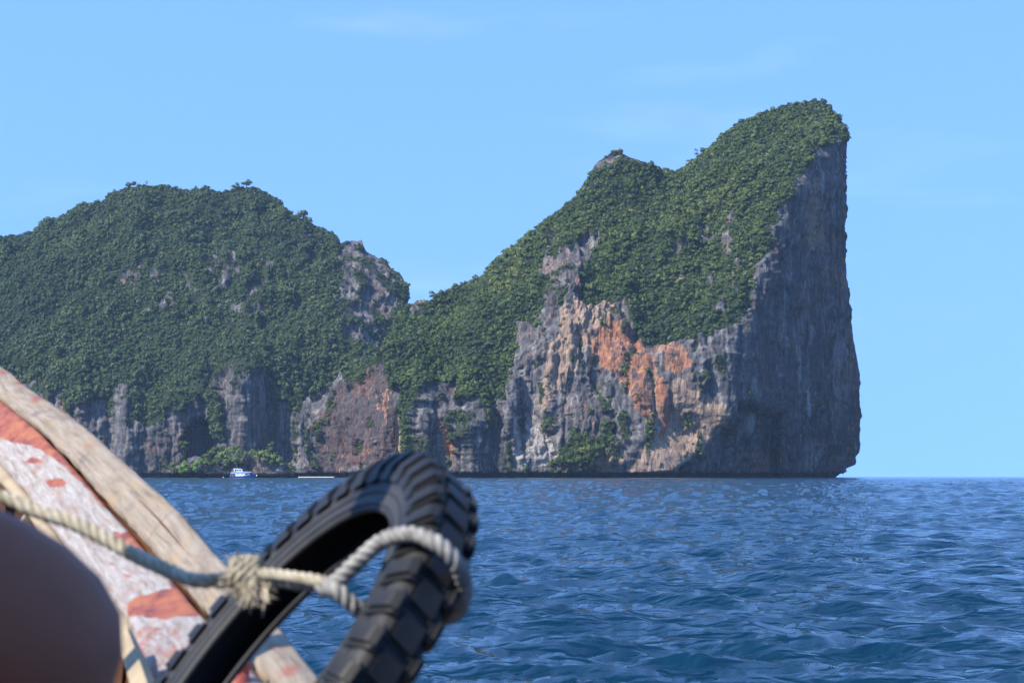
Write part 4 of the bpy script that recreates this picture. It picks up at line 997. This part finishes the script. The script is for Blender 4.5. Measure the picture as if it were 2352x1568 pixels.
# tread blocks: one mesh for each row, copied round the ring
def block(name, a0, a1, da, r0, r1, w0, w1, fold=0.0):
    """block sitting across a0..a1, angular half width w; shoulder blocks fold down the side"""
    bm = bmesh.new(); na, nw = 5, 3
    lo, hi = [], []
    for q in range(na):
        t = q / (na - 1); a = a0 + (a1 - a0) * t
        drop = fold * max(0, t - .45) ** 1.6
        for k in range(nw):
            w = (k - 1) * (w0 + (w1 - w0) * t) + da * t
            lo.append(tp(w, a * .93, r0 - drop)); hi.append(tp(w * .90, a, r1 - drop))
    vl = [bm.verts.new(x) for x in lo]; vh = [bm.verts.new(x) for x in hi]
    id_ = lambda q, k: q * nw + k
    for q in range(na - 1):
        for k in range(nw - 1):
            bm.faces.new((vh[id_(q, k)], vh[id_(q + 1, k)], vh[id_(q + 1, k + 1)], vh[id_(q, k + 1)]))
    loop = [id_(0, k) for k in range(nw)] + [id_(q, nw - 1) for q in range(1, na)] + [id_(na - 1, k) for k in range(nw - 2, -1, -1)] + [id_(q, 0) for q in range(na - 2, 0, -1)]
    for x in range(len(loop)):
        a, b_ = loop[x], loop[(x + 1) % len(loop)]; bm.faces.new((vl[a], vl[b_], vh[b_], vh[a]))
    bmesh.ops.recalc_face_normals(bm, faces=bm.faces)
    es = [e for e in bm.edges if e.calc_face_angle(0) > .6 and all(v in vh for v in e.verts)]
    bmesh.ops.bevel(bm, geom=es, offset=.0042, segments=2, affect='EDGES')
    o = bm_obj(name, bm, M['rubber'], tyre, smooth=True); o.data.set_sharp_from_angle(angle=math.radians(60)); return o
NB = 42; st_ = 2 * np.pi / NB
protos = [(block('tread_block', -.024, .024, .1 * st_, .278, .2845, .485 * st_, .485 * st_), 0.0),
          (block('tread_block', .025, .0500, .06 * st_, .266, .2868, .35 * st_, .38 * st_, fold=.080), .5),
          (block('tread_block', -.025, -.0500, .06 * st_, .266, .2868, .35 * st_, .38 * st_, fold=.080), .5)]
axis = Vector(TA)
for o, sh in protos:
    for k in range(NB):
        c = o if k == NB - 1 else o.copy()
        if c is not o: COL.objects.link(c); c.parent = tyre
        c.rotation_mode = 'QUATERNION'; 
        from mathutils import Quaternion
        c.rotation_quaternion = Quaternion(axis, st_ * (k + sh))
# ------------------------------------------------------------------ rope that lashes the tyre to the unseen post
def rope_mat(name, a, b_, c_):
    b = MatB(name); n = b.noise(b.obj(), 60, 5, .7); n2 = b.noise(b.obj(), 9, 3, .6)
    c = b.ramp(n, [(0.3, a), (0.5, b_), (0.7, c_)])
    c = b.mix(b.ramp(n2, [(.45, 0.0), (.7, .5)]), c, a)
    b.bump(n, .6, .002)
    return b.out(c, .9, .15)
M['rope'] = rope_mat('weathered_rope', (.20, .17, .115), (.40, .35, .25), (.56, .52, .41))
M['rope_grey'] = rope_mat('grey_wet_rope', (.12, .115, .105), (.27, .26, .24), (.44, .43, .40))
M['fibre'] = simple('rope_fibre', (.46, .39, .28), .9, .1, .25, 30)
rope = empty('rope', (0, 0, 0)); tag(rope, 'thick three strand rope knotted round the tyre and running off to the left', 'rope')
def lay(name, pts, R, mat, pitch, parent=rope, seed=0, n=None):
    """three twisted strands along a smooth path"""
    P = catmull(np.array(pts), 400); L = np.r_[0, np.cumsum(np.linalg.norm(np.diff(P, axis=0), axis=1))]
    T, N, B = frames(P)
    n = len(P)
    jit = 1 + .07 * fbm(np.stack([L * 60, L * 0 + seed, L * 0], -1), 2, seed)
    for k in range(3):
        a = 2 * np.pi * (L / pitch + k / 3)
        Q = P + (R * .50 * jit)[:, None] * (np.cos(a)[:, None] * N + np.sin(a)[:, None] * B)
        tube(name, Q, R * .56 * jit, mat, parent, seg=7)
    return P
KN = W(556, 1328, 2.045)
mainP = lay('strand', [(TX_ + .04, TY_ - .04, 1.44), (-.92, 2.155, 1.33), W(-40, 1122, 2.11), W(60, 1165, 2.10), W(180, 1205, 2.085), W(300, 1268, 2.065), W(365, 1300, 2.055), W(440, 1330, 2.035), W(500, 1332, 2.04), KN], .0078, M['rope'], .034)
lay('strand', [W(538, 1335, 2.03), W(600, 1328, 2.03), W(680, 1334, 2.015), W(740, 1342, 2.0), W(768, 1338, 1.99), W(800, 1310, 1.985), W(840, 1272, 1.98), W(880, 1240, 1.972), W(925, 1226, 1.950), W(965, 1230, 1.938), W(1010, 1252, 1.925), W(1045, 1288, 1.925),
              W(1066, 1335, 1.945), W(1062, 1378, 1.965), W(1040, 1410, 1.995), W(960, 1430, 2.02), W(880, 1420, 2.015), W(828, 1400, 1.99), W(795, 1374, 1.983), W(768, 1352, 1.985), W(735, 1350, 1.995)], .0082, M['rope_grey'], .030, seed=4)
lay('strand', [W(545, 1322, 2.025), W(610, 1318, 2.02), W(680, 1325, 2.005), W(745, 1336, 1.99)], .0062, M['rope'], .026, seed=8)
# turns of the knot
kn = []
for k in range(90):
    a = k / 90 * 2 * np.pi * 3.6; u = k / 90
    kn.append(W(540 + 55 * u, 1326, 2.035) + np.array([0, -.014 * math.cos(a), .0165 * math.sin(a)]))
lay('knot_turn', kn, .0062, M['rope'], .026, seed=12)
# post hitch
hp = [(TX_ + .055 * math.cos(a), TY_ + .055 * math.sin(a), 1.43 + .02 * a / 6.28) for a in np.linspace(0, 12.6, 50)]
lay('hitch_turn', hp, .0075, M['rope'], .034, seed=13)
# frayed ends
rng = np.random.default_rng(8); V = []; F = []
def fray(c, d, n, ln, spread):
    for _ in range(n):
        u = np.array(d) + rng.normal(size=3) * spread; u /= np.linalg.norm(u)
        l = ln * rng.uniform(.4, 1.0); s = np.cross(u, rng.normal(size=3)); s /= np.linalg.norm(s)
        p = np.array(c) + rng.normal(size=3) * .006; bend = rng.normal(size=3) * .25
        a, b, e = p, p + u * l * .5 + bend * l * .1, p + u * l + bend * l * .35
        k = len(V); w = .0009
        V.extend([a - s * w, a + s * w, b + s * w, b - s * w, e + s * w * .4, e - s * w * .4]); F.extend([(k, k + 1, k + 2, k + 3), (k + 3, k + 2, k + 4, k + 5)])
fray(W(545, 1312, 2.03), (-.3, -.2, 1), 90, .010, .6)
fray(W(575, 1345, 2.02), (.05, -.2, -1), 130, .019, .4)
fray(W(600, 1348, 2.02), (.3, -.2, -1), 70, .016, .45)
fray(W(540, 1335, 2.03), (-.7, -.2, -.5), 70, .011, .5)
fr = mesh_np('frayed_fibres', V, F, M['fibre'], rope); tag(fr, kind='stuff')

# ------------------------------------------------------------------ fellow passenger (only a knee is in the picture)
def skin_mat():
    b = MatB('tanned_skin'); n = b.noise(b.obj(), 30, 4); c = b.mix(n, (.29, .105, .062), (.35, .135, .08))
    return b.out(c, .6, .2)
M['skin'] = skin_mat(); M['shorts'] = simple('shorts_cloth', (.03, .04, .07), .9, .1, .2, 20); M['shirt'] = simple('shirt_cloth', (.22, .23, .25), .9, .1, .15, 20); M['hair'] = simple('dark_hair', (.015, .012, .010), .6, .4, .3, 40)
def skinned(name, J, E, mat, parent=None, sub=2, root=0):
    me = bpy.data.meshes.new(name); me.from_pydata([j[:3] for j in J], E, [])
    o = link(name, me, mat, parent, smooth=True)
    md = o.modifiers.new('skin', 'SKIN'); md.use_smooth_shade = True
    for k, j in enumerate(J):
        r = j[3] if isinstance(j[3], tuple) else (j[3], j[3])
        me.skin_vertices[0].data[k].radius = r
    me.skin_vertices[0].data[root].use_root = True
    ss = o.modifiers.new('subsurf', 'SUBSURF'); ss.levels = sub; ss.render_levels = sub
    return o
hx, hy, hz = -.80, 1.16, .965
J = [(hx, hy, hz, (.14, .12)), (hx - .02, hy, hz + .18, (.135, .10)), (hx - .03, hy, hz + .38, (.16, .11)), (hx - .02, hy, hz + .50, (.10, .08)), (hx - .01, hy, hz + .56, .052), (hx + .01, hy, hz + .64, (.072, .08)), (hx + .015, hy, hz + .75, (.078, .092)), (hx + .01, hy, hz + .82, .06)]
Ed = [(0, 1), (1, 2), (2, 3), (3, 4), (4, 5), (5, 6), (6, 7)]
def chain(par, pts):
    for p in pts:
        J.append(p); Ed.append((par, len(J) - 1)); par = len(J) - 1
    return par
knee_l = (-.300, 1.315, 1.088)
chain(0, [(hx + .06, hy + .10, hz + .01, .092), (-.58, 1.28, 1.045, .084), (-.45, 1.307, 1.122, .092), (-.37, 1.313, 1.112, .097), (*knee_l, .096), (-.338, 1.317, 1.028, .060), (-.400, 1.325, .93, .058), (-.385, 1.325, .78, .050), (-.41, 1.32, .60, .038), (-.41, 1.32, .545, .042), (-.33, 1.325, .515, .036), (-.25, 1.33, .505, .026)])
chain(0, [(hx + .06, hy - .10, hz + .01, .092), (-.58, 1.02, 1.03, .084), (-.42, .98, 1.07, .072), (-.35, .975, 1.075, .066), (-.335, .975, 1.02, .060), (-.36, .975, .90, .056), (-.385, .975, .76, .050), (-.41, .975, .60, .038), (-.41, .975, .545, .042), (-.33, .975, .515, .036), (-.25, .975, .505, .026)])
for s in (1, -1):
    w = chain(2, [(hx - .03, hy + s * .17, hz + .43, .058), (hx - .02, hy + s * .22, hz + .30, .048), (hx + .02, hy + s * .24, hz + .14, .042), (hx + .13, hy + s * .21, hz + .13, .036), (hx + .22, hy + s * .17, hz + .145, .026), (hx + .26, hy + s * .16, hz + .15, (.034, .018))])
    for f, ln in ((-.024, .068), (-.008, .078), (.008, .074), (.024, .058)):
        chain(w, [(hx + .30, hy + s * .155 + f, hz + .15, .0095), (hx + .30 + ln * .6, hy + s * .15 + f * 1.15, hz + .140, .0085), (hx + .30 + ln, hy + s * .15 + f * 1.2, hz + .122, .0075)])
    chain(w - 1, [(hx + .245, hy + s * .125, hz + .152, .0105), (hx + .285, hy + s * .105, hz + .148, .0085)])
person = empty('person', (hx, hy, .835)); tag(person, 'seated passenger in shade whose bare bent knee juts in beside the rope', 'person')
def loc(J): return [(j[0] - hx, j[1] - hy, j[2] - .835, j[3]) for j in J]
skinned('body', loc(J), Ed, M['skin'], person)
skinned('shirt', loc([(hx, hy, hz + .05, (.150, .13)), (hx - .02, hy, hz + .20, (.150, .115)), (hx - .03, hy, hz + .38, (.172, .122)), (hx - .02, hy, hz + .47, (.12, .09)), (hx - .03, hy + .17, hz + .42, .070), (hx - .02, hy + .22, hz + .31, .060), (hx - .03, hy - .17, hz + .42, .070), (hx - .02, hy - .22, hz + .31, .060)]), [(0, 1), (1, 2), (2, 3), (2, 4), (4, 5), (2, 6), (6, 7)], M['shirt'], person)
skinned('shorts', loc([(hx, hy, hz - .01, (.158, .135)), (hx + .06, hy + .10, hz + .01, .108), (-.60, 1.275, 1.04, .102), (hx + .06, hy - .10, hz + .01, .108), (-.60, 1.03, 1.025, .102)]), [(0, 1), (1, 2), (0, 3), (3, 4)], M['shorts'], person)
skinned('hair', loc([(hx - .035, hy, hz + .66, .062), (hx - .02, hy, hz + .76, (.085, .095)), (hx + .0, hy, hz + .835, .070), (hx + .05, hy, hz + .83, .045)]), [(0, 1), (1, 2), (2, 3)], M['hair'], person)
for s in (1, -1):
    b = bmesh.new(); bmesh.ops.create_uvsphere(b, u_segments=12, v_segments=8, radius=.012); bmesh.ops.translate(b, vec=(.01 + .085, s * .030, hz + .735 - .835), verts=b.verts)
    bm_obj('eye', b, M['hair'], person, smooth=True)
    b = bmesh.new(); bmesh.ops.create_uvsphere(b, u_segments=12, v_segments=8, radius=.03); bmesh.ops.scale(b, vec=(.6, .35, 1), verts=b.verts); bmesh.ops.translate(b, vec=(.01, s * .078, hz + .72 - .835), verts=b.verts)
    bm_obj('ear', b, M['skin'], person, smooth=True)
b = bmesh.new(); bmesh.ops.create_cone(b, cap_ends=True, segments=10, radius1=.017, radius2=.005, depth=.05); bmesh.ops.translate(b, vec=(.10, 0, hz + .71 - .835), verts=b.verts); bm_obj('nose', b, M['skin'], person, smooth=True)

# ------------------------------------------------------------------ haze
def build_haze():
    m = bpy.data.materials.new('haze'); m.use_nodes = True
    nt = m.node_tree; nt.nodes.clear()
    out = nt.nodes.new('ShaderNodeOutputMaterial'); v = nt.nodes.new('ShaderNodeVolumePrincipled')
    v.inputs['Color'].default_value = (*HAZE_COL, 1); v.inputs['Density'].default_value = HAZE; v.inputs['Anisotropy'].default_value = 0.0
    nt.links.new(v.outputs[0], out.inputs['Volume'])
    o = box('haze', (-6300, 6300, -6300, 6300, -8, 520), m)
    tag(o, 'thin blue sea haze in the air between the boat and the islands', 'haze', kind='stuff')
build_haze()
